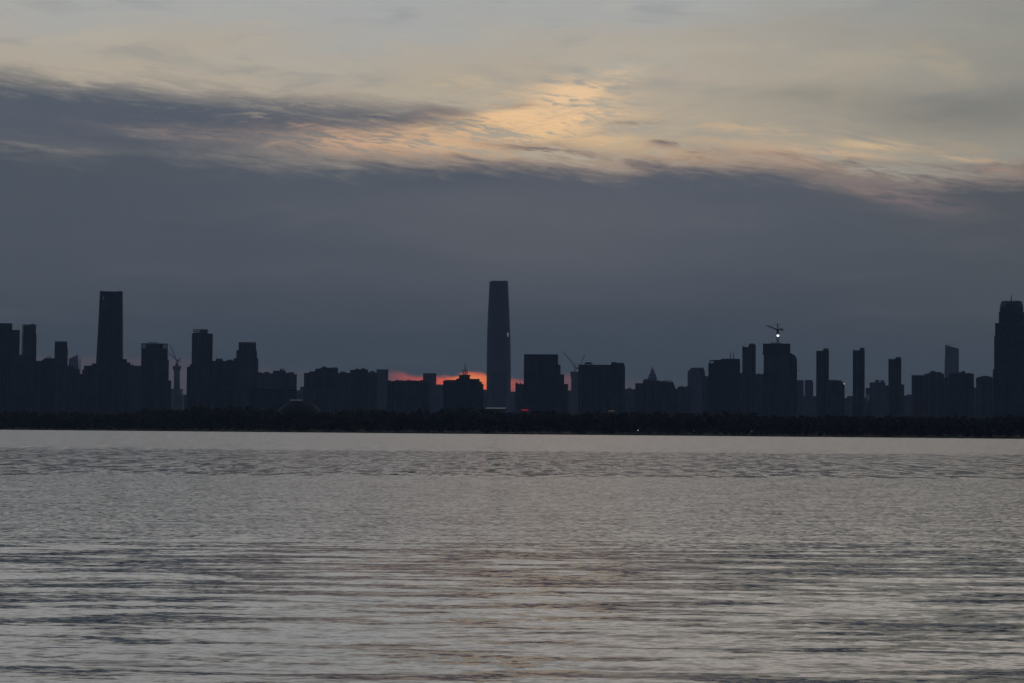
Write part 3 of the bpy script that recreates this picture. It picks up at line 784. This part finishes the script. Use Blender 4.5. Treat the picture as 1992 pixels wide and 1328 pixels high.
T('office_tower', 'office tower', 'big boxy dark tower stepping down on its right, right of the tallest tower', 4100,
  [(1019.4, 1085.6, 690.5), (1040, 1090.4, 710.5), (1060, 1097.6, 729), (1075, 1105, 748)], [(1022, 1038, 689.6)], mat='office', yaw=0, greeble=False)
T('apartment_tower', 'unfinished tower', 'hazy tower under construction with a wider top, left of the ribbed apartment slab', 6600,
  [(1111.2, 1128, 735), (1109.8, 1128, 723.4, 734)], [], mat='raw', shape='box', greeble=False)
crane('tower crane with a long steep jib leaning left beside the ribbed apartment slab', 6600, (1117.4, 723.6), (1118, 712.5), (1096.6, 685.2), (1124.5, 716), (1120.6, 706.6), mast_w=3.2)
crane('tower crane leaning right, rising from behind the ribbed apartment slab', 6650, (1126, 723.6), (1126, 716.5), (1137.2, 690.6), (1121, 717), None, mast_w=3.0)
T('low_block', 'low block', 'hazy low block in the gap left of the ribbed apartment slab', 6900, [(1100, 1118, 760)], mat='apt2', group=G2)
T('apartment_slab', 'apartment block', 'wide vertically ribbed apartment slab with a raised box at each end', 4000,
  [(1125.4, 1140, 710.2), (1138, 1190, 710.8), (1188.6, 1214, 708), (1210, 1216, 713.4)], [(1137.4, 1152.4, 705.6), (1189, 1199, 704.6), (1202, 1213.6, 706), (1143, 1147, 704.6), (1195.5, 1200, 704.8)], yaw=0)
T('low_block', 'low block', 'hazy low block with a small hump between the ribbed slab and the spired building', 5600, [(1208, 1242, 757.6)], [(1221, 1228, 754.6)], mat='apt2', group=G2, greeble=False)
T('apartment_block', 'apartment block', 'dark stepped block standing in front of the spired building', 4200, [(1236, 1256, 746.4), (1251, 1284, 741.2), (1272, 1300, 744)], yaw=0)
def arched():
    b = B('hall_building', 'building', 'dark block with a curved and chamfered roof right of the spired building', 1280, 1318, 4300, 0)
    bm = bmesh.new(); prof = [(1280, 744), (1284, 741.6), (1292, 741), (1300, 742.2), (1308, 742.2), (1311, 746), (1313, 753), (1317, 758.5)]
    pts = [(b.local(x, y)[0], b.local(x, y)[2]) for x, y in prof]; pts += [(pts[-1][0], -3), (pts[0][0], -3)]
    a = [bm.verts.new((x, -11, z)) for x, z in pts]; c = [bm.verts.new((x, 11, z)) for x, z in pts]; m = len(a)
    bm.faces.new(a); bm.faces.new(c[::-1])
    for i in range(m): bm.faces.new((a[(i+1)%m], a[i], c[i], c[(i+1)%m]))
    link('wall', bm, M['apt2'], b.root)
    bm = bmesh.new(); pr = [b.local(x, y) for x, y in ((1291, 741), (1299, 740.4), (1308, 741))]
    for p, q in zip(pr, pr[1:]): bar(bm, (p[0], -8, p[2]+.8), (q[0], -8, q[2]+.8), .35)
    link('roof_rail', bm, M['steel'], b.root)
arched()
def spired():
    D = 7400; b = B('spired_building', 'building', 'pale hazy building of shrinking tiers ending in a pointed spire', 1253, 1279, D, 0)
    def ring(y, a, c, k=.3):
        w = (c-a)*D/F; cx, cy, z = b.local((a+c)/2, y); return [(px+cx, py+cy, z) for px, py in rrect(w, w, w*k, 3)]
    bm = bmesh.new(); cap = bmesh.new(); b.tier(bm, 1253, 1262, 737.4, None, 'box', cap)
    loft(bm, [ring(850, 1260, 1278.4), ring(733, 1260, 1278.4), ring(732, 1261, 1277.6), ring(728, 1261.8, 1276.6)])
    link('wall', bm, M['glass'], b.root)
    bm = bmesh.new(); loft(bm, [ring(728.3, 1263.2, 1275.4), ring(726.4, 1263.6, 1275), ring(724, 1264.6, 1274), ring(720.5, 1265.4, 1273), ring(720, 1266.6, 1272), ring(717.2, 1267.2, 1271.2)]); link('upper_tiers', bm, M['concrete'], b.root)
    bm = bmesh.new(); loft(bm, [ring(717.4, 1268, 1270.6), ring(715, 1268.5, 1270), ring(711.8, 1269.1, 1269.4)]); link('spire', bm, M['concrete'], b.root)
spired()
T('low_block', 'low block', 'low block with a small open roof frame left of the pale capped tower', 4700, [(1311, 1322, 757.5), (1318, 1345, 753)], [], mat='apt', yaw=0)
T('office_tower', 'office tower', 'pale hazy tower with a narrower capped top left of the twin antenna block', 5900, [(1337.6, 1371.6, 723), (1340, 1370, 719.5), (1343.6, 1369, 716.6)], [(1344.5, 1368, 715.4)], mat='glass', shape='box', greeble=False)
T('low_block', 'low block', 'low block tight against the left of the twin antenna block', 4400, [(1366, 1382, 734)], mat='apt2', yaw=0)
def antenna_block():
    b = B('office_tower', 'office tower', 'broad office block with two thin antennas and a slanted left roof corner', 1378, 1440, 4000, 0, None, .5)
    bm = bmesh.new(); cap = bmesh.new(); b.tier(bm, 1378, 1394, 706.5, None, 'box'); b.tier(bm, 1389, 1439.6, 701, None, 'box'); b.tier(bm, 1402.4, 1439, 699, 702, 'box', cap)
    link('wall', bm, M['office'], b.root)
    bm = bmesh.new(); p = b.local(1382, 700.8); q = b.local(1403, 700.8); 
    for v in (-9, 0, 9):
        bar(bm, (p[0], v, p[2]), (q[0], v, q[2]), .5); r_ = b.local(1378.4, 706); bar(bm, (p[0], v, p[2]), (r_[0], v, r_[2]), .5)
        for x in (1383, 1388, 1393): u, _, z = b.local(x, 700.8); bar(bm, (u, v, z), (u, v, z-6), .4)
    link('roof_frame', bm, M['steel'], b.root)
    for x in (1421, 1427):
        bm = bmesh.new(); u, _, z0 = b.local(x, 699.4); z1 = b.local(x, 691)[2]; z2 = b.local(x, 683.6)[2]; bar(bm, (u, 0, z0), (u, 0, z1), .55); bar(bm, (u, 0, z1), (u, 0, z2), .35); link('antenna', bm, M['steel'], b.root)
antenna_block()
T('apartment_block', 'apartment block', 'narrow low block wedged between the antenna block and the split topped tower', 4500, [(1437, 1450, 727.4)], yaw=0)
T('apartment_tower', 'apartment tower', 'slim split topped tower with a taller rounded right half, right of the antenna block', 4400,
  [(1444, 1457, 676), (1456, 1470.2, 672)], [(1444.4, 1448, 673.4), (1457.5, 1468.5, 669.4), (1459, 1466.5, 668.4)], mat='apt2', yaw=0, greeble=False)
T('apartment_block', 'apartment block', 'low block between the split topped tower and the tower with the lit crane', 4600, [(1468, 1478, 731), (1472, 1482, 727.5), (1480, 1488, 730)], yaw=0)
# netted tower with crane
def netted():
    D = 4100; b = B('unfinished_tower', 'tower', 'tower under construction wrapped in dark netting at the top, carrying the lit crane', 1484, 1551, D, 0, None, .6)
    bm = bmesh.new(); b.tier(bm, 1486, 1537, 688.9, None, 'box'); link('wall', bm, M['raw'], b.root)
    bm = bmesh.new(); b.tier(bm, 1484.4, 1539, 726, None, 'box')
    pts = [(1534, 686.5), (1540, 687.6), (1545, 690.5), (1549, 695), (1550.4, 701), (1550.6, 760)]
    pl = [(b.local(x, y)[0], b.local(x, y)[2]) for x, y in pts]; pl += [(pl[-1][0], -3), (pl[0][0], -3)]
    a = [bm.verts.new((x, -10.5, z)) for x, z in pl]; c = [bm.verts.new((x, 10.5, z)) for x, z in pl]; m = len(a)
    bm.faces.new(a); bm.faces.new(c[::-1])
    for i in range(m): bm.faces.new((a[(i+1)%m], a[i], c[i], c[(i+1)%m]))
    link('side_wing', bm, M['apt2'], b.root)
    bm = bmesh.new(); w = 53*D/F
    z0, z1 = b.local(1484, 687.6)[2], b.local(1484, 668.4)[2]; cx = b.local(1510.8, 670)[0]
    prism(bm, [(x+cx, y) for x, y in rrect(w, 30, 1.5, 2)], z0, z1)
    z2 = b.local(1484, 688)[2]; box(bm, cx-w/2-1.4, cx-w/2+5, -16.5, 16.5, z2-.6, z2+.6); link('safety_netting', bm, M['mesh'], b.root)
    bm = bmesh.new()
    for i in range(9):
        u = b.local(1488 + i*6, 690)[0]; zz = b.local(1488, 691)[2]; bar(bm, (u, -10, zz-1), (u, -10, z0+.5), .7); bar(bm, (u, 9, zz-1), (u, 9, z0+.5), .7)
    link('columns', bm, M['raw'], b.root)
    bm = bmesh.new()
    for x, h in ((1501, 2.2), (1503.4, 3), (1508.5, 2.6), (1516, 2.4), (1519, 1.6)):
        u = b.local(x, 668)[0]; box(bm, u-1.3, u+1.3, -2, 2, z1-.1, z1+h)
    link('rooftop_equipment', bm, M['steel'], b.root)
    bm = bmesh.new(); zl = b.local(1484, 700)[2]; u0 = b.local(1485.4, 700)[0]
    for i in range(14): z = zl - i*4.2; box(bm, u0-.9, u0+2.2, -12.6, -9, z-.5, z+.5)
    link('scaffold', bm, M['steel'], b.root)
netted()
root, L = crane('lit tower crane with a horizontal jib pointing left on the netted tower', 4100, (1512.8, 668.6), (1513, 641), (1490.6, 632.8), (1521.6, 639.8), (1512.8, 629), mast_w=3.4, hook=.3)
bm = bmesh.new(); a = L((1513, 652.6)); box(bm, a.x-1.9, a.x+1.9, -2.5, -1.9, a.z-1.2, a.z+1.2); o = link('work_light', bm, M['lamp_white'], root)
bm = bmesh.new(); a = L((1513, 645.6)); box(bm, a.x-2.2, a.x+2.2, -2.2, 2.2, a.z-1.2, a.z+2.0); box(bm, a.x-2.5, a.x+2.5, -2.6, 2.6, a.z-4.6, a.z-4.1); link('slewing_platform', bm, M['steel'], root)

T('apartment_block', 'apartment block', 'hazy block just right of the netted tower, left one of two equal blocks', 5800, [(1546, 1563.4, 740)], mat='apt2', shape='bay', greeble=False)
T('apartment_block', 'apartment block', 'hazy block left of the first slim twin topped tower, right one of two equal blocks', 5750, [(1565.2, 1582, 744), (1566, 1580, 739.6)], mat='apt2', greeble=False)
T('low_block', 'low block', 'hazy low block filling the gap left of the first slim twin topped tower', 6200, [(1556, 1592, 771)], mat='apt2', group=G2)
def slim(label, x0, xm, x1, ya, yb, D):
    return T('residential_tower', 'residential tower', label, D, [(x0, x1, ya), (x0+.6, xm, ya-.2)], [(xm, x1-.2, yb + 1.4), (xm+1.6, x1-2.2, yb)], mat='apt', yaw=0, group=G3, greeble=False)
slim('leftmost of the three slim towers with a raised right corner', 1588, 1601, 1612.4, 683.6, 678, 4000)
slim('tallest and middle of the three slim towers with a raised right corner', 1659, 1672.6, 1682, 682.4, 676.6, 4000)
slim('shortest and rightmost of the three slim towers with a raised right corner', 1728.4, 1742, 1753.2, 699.4, 694.6, 4050)
b = T('apartment_block', 'apartment block', 'dark block with a white light at its roof corner right of the first slim tower', 4200, [(1610, 1638, 741), (1632, 1643, 745.4)], [(1613, 1629, 739.4)], yaw=0, greeble=False)
bm = bmesh.new(); u, _, z = b.local(1642.4, 746.6); bar(bm, (u-.3, 0, z-3), (u-.3, 0, z), .25); box(bm, u-1, u+1, -7.8, -6.6, z-.9, z+.9); link('roof_light', bm, M['lamp_warm'], b.root)
lit(b, 'lit_window', 1623.2, 1624.4, 772.6, 774, 'lamp_pale', off=11)
T('low_block', 'low block', 'hazy low stepped block between the first and second slim towers', 6000, [(1640, 1652, 774.5), (1648, 1664, 771)], mat='apt2', group=G2)
b = T('office_block', 'office block', 'narrow block with a stack of lit floors right of the middle slim tower', 5200, [(1684, 1695, 755.4)], mat='office', shape='box', greeble=False)
for i in range(5): lit(b, 'lit_window', 1685, 1691.6, 767.8 + i*2.4, 768.6 + i*2.4, 'lamp_faint', off=9)
T('low_block', 'low block', 'hazy low block peeping beside the foot of the middle slim tower', 6100, [(1678, 1690, 775)], mat='apt2', group=G2)
T('apartment_block', 'apartment block', 'paler block with two roof humps between the middle and shortest slim towers', 5400, [(1692, 1722, 744.6), (1718, 1732, 750.4)], [(1702, 1710.6, 739.4), (1712.6, 1720, 740)], mat='apt2', yaw=0, greeble=False)
T('apartment_block', 'apartment block', 'narrow block hugging the right side of the shortest slim tower', 4600, [(1750, 1759, 748.6)], yaw=0, greeble=False)
T('low_block', 'low block', 'hazy low block in the gap right of the shortest slim tower', 6000, [(1755, 1767, 770), (1763, 1779, 768.4)], mat='apt2', group=G2)
def serrated():
    b = T('apartment_block', 'apartment block', 'block with a comb of small posts along its roof left of the slanted tower', 4100, [(1773.4, 1800, 731.4)], yaw=0, greeble=False)
    bm = bmesh.new()
    for i in range(9): u, _, z = b.local(1774.4 + i*3, 728.8); box(bm, u-.8, u+.8, -7, 7, z-3.2, z)
    link('roof_posts', bm, M['concrete'], b.root)
serrated()
T('apartment_block', 'apartment block', 'block with a raised roof centre immediately left of the slanted tower', 4200, [(1799.6, 1836, 727.6)], [(1807.6, 1831, 724), (1811, 1819, 721.8)], yaw=0)
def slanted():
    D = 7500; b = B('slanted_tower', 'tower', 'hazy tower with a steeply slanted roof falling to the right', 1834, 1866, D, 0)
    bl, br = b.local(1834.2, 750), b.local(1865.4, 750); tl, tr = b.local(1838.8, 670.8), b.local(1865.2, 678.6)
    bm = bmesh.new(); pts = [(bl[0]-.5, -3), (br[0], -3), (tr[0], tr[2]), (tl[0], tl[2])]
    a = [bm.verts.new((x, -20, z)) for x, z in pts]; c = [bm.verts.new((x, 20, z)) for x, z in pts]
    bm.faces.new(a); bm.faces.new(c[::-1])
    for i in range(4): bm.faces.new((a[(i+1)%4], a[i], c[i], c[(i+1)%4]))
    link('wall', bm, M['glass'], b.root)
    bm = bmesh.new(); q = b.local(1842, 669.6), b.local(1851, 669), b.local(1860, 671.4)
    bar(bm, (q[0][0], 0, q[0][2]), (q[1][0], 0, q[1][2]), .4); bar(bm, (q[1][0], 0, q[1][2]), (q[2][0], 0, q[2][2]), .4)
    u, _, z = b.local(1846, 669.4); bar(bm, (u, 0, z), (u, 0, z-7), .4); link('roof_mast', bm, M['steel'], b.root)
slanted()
T('apartment_block', 'apartment block', 'dark block with a railed roof immediately right of the slanted tower', 4000, [(1834, 1850, 736), (1846, 1894, 728)], [(1862, 1876, 724.4), (1871, 1877, 722), (1880, 1888, 726)], yaw=0)
T('low_block', 'low block', 'low block in the gap left of the tower at the right edge', 5600, [(1888, 1904, 755.5)], mat='apt2', group=G2)
T('apartment_block', 'apartment block', 'flat block standing just left of the great tower at the right edge', 4300, [(1899, 1934, 735.8)], [(1904, 1929, 733), (1910, 1923, 731.4)], yaw=0)
# great tower at the right edge
def right_tower():
    D = 4000; b = B('skyscraper', 'skyscraper', 'great stepped tower at the right edge with a lattice crown and one mast', 1932, 2003, D, 0, None, .8)
    bm = bmesh.new(); cap = bmesh.new()
    for q in ((1932, 2003, 720), (1934.6, 2000.5, 656), (1936.4, 1999, 630.4), (1943.4, 1992, 609), (1945.4, 1990, 600)): b.tier(bm, *q, None, 'round', cap, r=3)
    link('wall', bm, M['dark'], b.root)
    def ring(y, a, c):
        w = (c-a)*D/F; cx, cy, z = b.local((a+c)/2, y); return [(px+cx, py+cy, z) for px, py in rrect(w, w*.8, w*.25, 3)]
    bm = bmesh.new(); loft(bm, [ring(601, 1949, 1986), ring(588.5, 1952, 1983)]); link('crown_core', bm, M['dark'], b.root)
    rings = [ring(599.5, 1945.6, 1989.6), ring(595, 1946.4, 1989), ring(591, 1947.4, 1988), ring(586.4, 1949, 1986.4)]
    bm = bmesh.new(); n = len(rings[0])
    for r_ in rings:
        for i in range(n): bar(bm, r_[i], r_[(i+1)%n], .5)
    for a, c in zip(rings, rings[1:]):
        for i in range(n):
            bar(bm, a[i], c[i], .5)
            for f in (.33, .66): bar(bm, Vector(a[i]).lerp(Vector(a[(i+1)%n]), f), Vector(c[i]).lerp(Vector(c[(i+1)%n]), f), .4)
    link('crown_frame', bm, M['steel'], b.root)
    bm = bmesh.new(); u, _, z0 = b.local(1967.4, 588); z1 = b.local(1967.4, 573)[2]; bar(bm, (u, 0, z0), (u, 0, (z0+z1)/2), .7); bar(bm, (u, 0, (z0+z1)/2), (u, 0, z1), .45); link('mast', bm, M['steel'], b.root)
right_tower()

# ------------------------------------------------------------------ things at the wood's edge
def stadium():
    D = 2900; c = P(583, 800, D); root = empty('domed_hall', (c.x, c.y, GZ), -math.atan2(c.x, c.y)); tag(root, 'low wide domed hall in the trees with a pale lit strip along its top', 'hall')
    zt = P(583, 778.6, D).z - GZ; rx = 58*D/F
    bm = bmesh.new(); prof = [(1.0, 0), (.97, .12), (.88, .38), (.74, .62), (.56, .80), (.40, .90), (.30, .97), (.0, .985)]
    n = 40; rings = [[(rx*k*math.cos(2*math.pi*i/n), rx*.8*k*math.sin(2*math.pi*i/n), zt*h) for i in range(n)] for k, h in prof[:-1]]
    loft(bm, rings); link('roof', bm, M['dome'], root)
    bm = bmesh.new()
    for i in range(0, n, 4):
        for a, b_ in zip(rings, rings[1:]): bar(bm, Vector(a[i])+Vector((0,0,.1)), Vector(b_[i])+Vector((0,0,.1)), .3)
    link('roof_ribs', bm, M['dome'], root)
    s = D/F; bm = bmesh.new(); box(bm, -19*s, 4.5*s, -17, -15.5, zt-.1, zt+.5); link('lit_strip', bm, M['lamp_pale'], root)
    bm = bmesh.new(); bar(bm, (7*s, -14, zt*.4), (7*s, -14, zt+1.6), .3); bar(bm, (7*s, -14, zt), (12*s, -14, zt*.55), .2); box(bm, 6.5*s, 9*s, -14.6, -13.6, zt-.2, zt+1.3); link('floodlight_mast', bm, M['steel'], root)
stadium()
def canopy():
    D = 2700; c = P(965, 800, D); root = empty('canopy_hall', (c.x, c.y, GZ), -math.atan2(c.x, c.y)); tag(root, 'long low hall with a pale flat roof at the foot of the tallest tower', 'hall')
    s = D/F; z = P(965, 792.4, D).z - GZ; bm = bmesh.new()
    a = [(-21*s, -6), (21*s, -6), (19*s, 6), (-19*s, 6)]
    prism(bm, [(-18*s, -8), (16*s, -8), (16*s, 8), (-18*s, 8)], -2, z-1.4); link('wall', bm, M['concrete'], root)
    bm = bmesh.new(); prism(bm, [(-21*s, -10), (17*s, -10), (17*s, 10), (-21*s, 10)], z-1.5, z+.2, [(-19*s, -8), (21*s, -8), (21*s, 8), (-19*s, 8)]); link('roof', bm, M['canopy'], root)
    bm = bmesh.new(); box(bm, -19.5*s, 18*s, -10.3, -10.05, z-1.35, z-.55); link('lit_strip', bm, M['lamp_pale'], root)
canopy()
def red_roof():
    D = 2600; c = P(1017, 800, D); root = empty('red_sign_hall', (c.x, c.y, GZ), -math.atan2(c.x, c.y)); tag(root, 'low hall with a glowing red strip just right of the tallest tower', 'hall')
    s = D/F; z = P(1017, 796.2, D).z - GZ
    bm = bmesh.new(); box(bm, -13*s, 14*s, -6, 6, -2, z-1.2); link('wall', bm, M['concrete'], root)
    bm = bmesh.new(); prism(bm, [(-12*s, -6.5), (13*s, -6.5), (13*s, 6.5), (-12*s, 6.5)], z-1.2, z+.2, [(-4*s, -5.5), (13*s, -5.5), (13*s, 5.5), (-4*s, 5.5)]); link('roof', bm, M['red'], root)
    bm = bmesh.new(); box(bm, -2*s, 10*s, -7.1, -6.6, z-1.1, z-.2); link('lit_sign', bm, M['lamp_red'], root)
red_roof()
def pavilion_light():
    D = 2500; c = P(1190, 800, D); root = empty('lit_kiosk', (c.x, c.y, GZ), -math.atan2(c.x, c.y)); tag(root, 'small kiosk with a dull yellow lit strip below the ribbed apartment slab', 'kiosk')
    s = D/F; z = P(1190, 798, D).z - GZ
    bm = bmesh.new(); box(bm, -6.5*s, 6.5*s, -4, 4, -2, z); link('wall', bm, M['concrete'], root)
    bm = bmesh.new(); box(bm, -7*s, 7*s, -4.6, 4.6, z, z+.6); link('roof', bm, M['roof'], root)
    bm = bmesh.new(); box(bm, -6*s, 5.5*s, -4.7, -4.3, z-.9, z-.1); link('lit_strip', bm, M['lamp_yellow'], root)
pavilion_light()

# shore lamps
lamp_root = None
labels = ['single bright shore lamp at the waterline below the spired building', 'dim shore lamp below the split topped tower, left one of a pair', 'dim shore lamp below the lit crane, right one of a pair', 'faint shore lamp near the waterline below the broad antenna block']
for i, (x, y) in enumerate(((1241, 841), (1442, 842), (1462, 842), (1350, 841))):
    X = (x-996)/F*1950
    sy = shore_y(X) + 5; p = P(x, y, sy); z0 = .9
    if i == 0:
        lamp_root = empty('shore_lamp', (p.x, p.y, z0)); hz = 3.6
        bm = bmesh.new(); bar(bm, (0, 0, -.3), (0, 0, hz), .08); bar(bm, (0, 0, hz), (0, -.7, hz+.15), .06); link('pole', bm, M['steel'], lamp_root)
        bm = bmesh.new(); box(bm, -.32, .32, -1.1, -.5, hz-.1, hz+.12); hd = link('lamp_head', bm, M['lamp_shore'], lamp_root)
        r_ = lamp_root
    else:
        r_ = lamp_root.copy(); COL.objects.link(r_); r_.location = (p.x, p.y, z0)
        for ch in [c for c in bpy.data.objects if c.parent == lamp_root]:
            cc = ch.copy(); COL.objects.link(cc); cc.parent = r_
            if ch.name.startswith('lamp_head'):
                cc.data = ch.data.copy(); cc.data.materials[0] = M['lamp_dim']
    tag(r_, labels[i], 'street lamp', 'lamps along the far shore')

def barge():
    D = shore_y(-20) - 26; c = P(959, 843, D); root = empty('moored_barge', (c.x, c.y, 0)); tag(root, 'long flat dark boat moored at the far shore below the tallest tower', 'boat')
    hw = 19*D/F; bm = bmesh.new()
    prism(bm, [(-hw*.94, -2), (hw*.90, -2), (hw*.94, 0), (hw*.9, 2), (-hw*.94, 2)], -.4, .9, [(-hw, -2.2), (hw*.96, -2.2), (hw, 0), (hw*.96, 2.2), (-hw, 2.2)]); link('hull', bm, M['steel'], root)
    bm = bmesh.new(); box(bm, -hw*.8, -hw*.5, -1.4, 1.4, .9, 2.2); box(bm, -hw*.82, -hw*.48, -1.6, 1.6, 2.21, 2.35); link('wheelhouse', bm, M['dark'], root)
barge()

def bird():
    c = P(1553.4, 721, 900); root = empty('bird', c); tag(root, 'tiny dark bird flying beside the netted tower', 'bird')
    bm = bmesh.new(); n = 10; prof = [(-.45, .02), (-.3, .08), (0, .13), (.25, .10), (.38, .09), (.5, .02)]
    loft(bm, [[(x, r_*math.cos(2*math.pi*i/n), r_*math.sin(2*math.pi*i/n)) for i in range(n)] for x, r_ in prof]); body = link('body', bm, M['dark'], root, True)
    for s in (-1, 1):
        bm = bmesh.new(); v = [(.12, 0, .05), (.05, s*.4, .28), (-.1, s*.9, .30), (-.22, s*.85, .28), (-.2, s*.35, .22), (-.15, 0, .05)]
        a = [bm.verts.new(q) for q in v]; b_ = [bm.verts.new((q[0], q[1], q[2]+.03)) for q in v]; m = len(v)
        bm.faces.new(a); bm.faces.new(b_[::-1])
        for i in range(m): bm.faces.new((a[(i+1)%m], a[i], b_[i], b_[(i+1)%m]))
        bmesh.ops.recalc_face_normals(bm, faces=bm.faces); link('wing', bm, M['dark'], root)
bird()

# ------------------------------------------------------------------ air
def haze():
    bm = bmesh.new(); box(bm, -13400, 13400, -13400, 13400, -4.0, 540); 
    m = bpy.data.materials.new('air'); m.use_nodes = True; tt = m.node_tree; tt.nodes.clear()
    o_ = tt.nodes.new('ShaderNodeOutputMaterial'); v = tt.nodes.new('ShaderNodeVolumePrincipled'); tt.links.new(v.outputs[0], o_.inputs['Volume'])
    v.inputs['Color'].default_value = (.40, .60, 1.0, 1); v.inputs['Density'].default_value = 3.5e-5; v.inputs['Anisotropy'].default_value = 0.2
    o = link('haze', bm, m); tag(o, 'thin blue evening haze over the lake and the city', 'haze', kind='stuff')
haze()
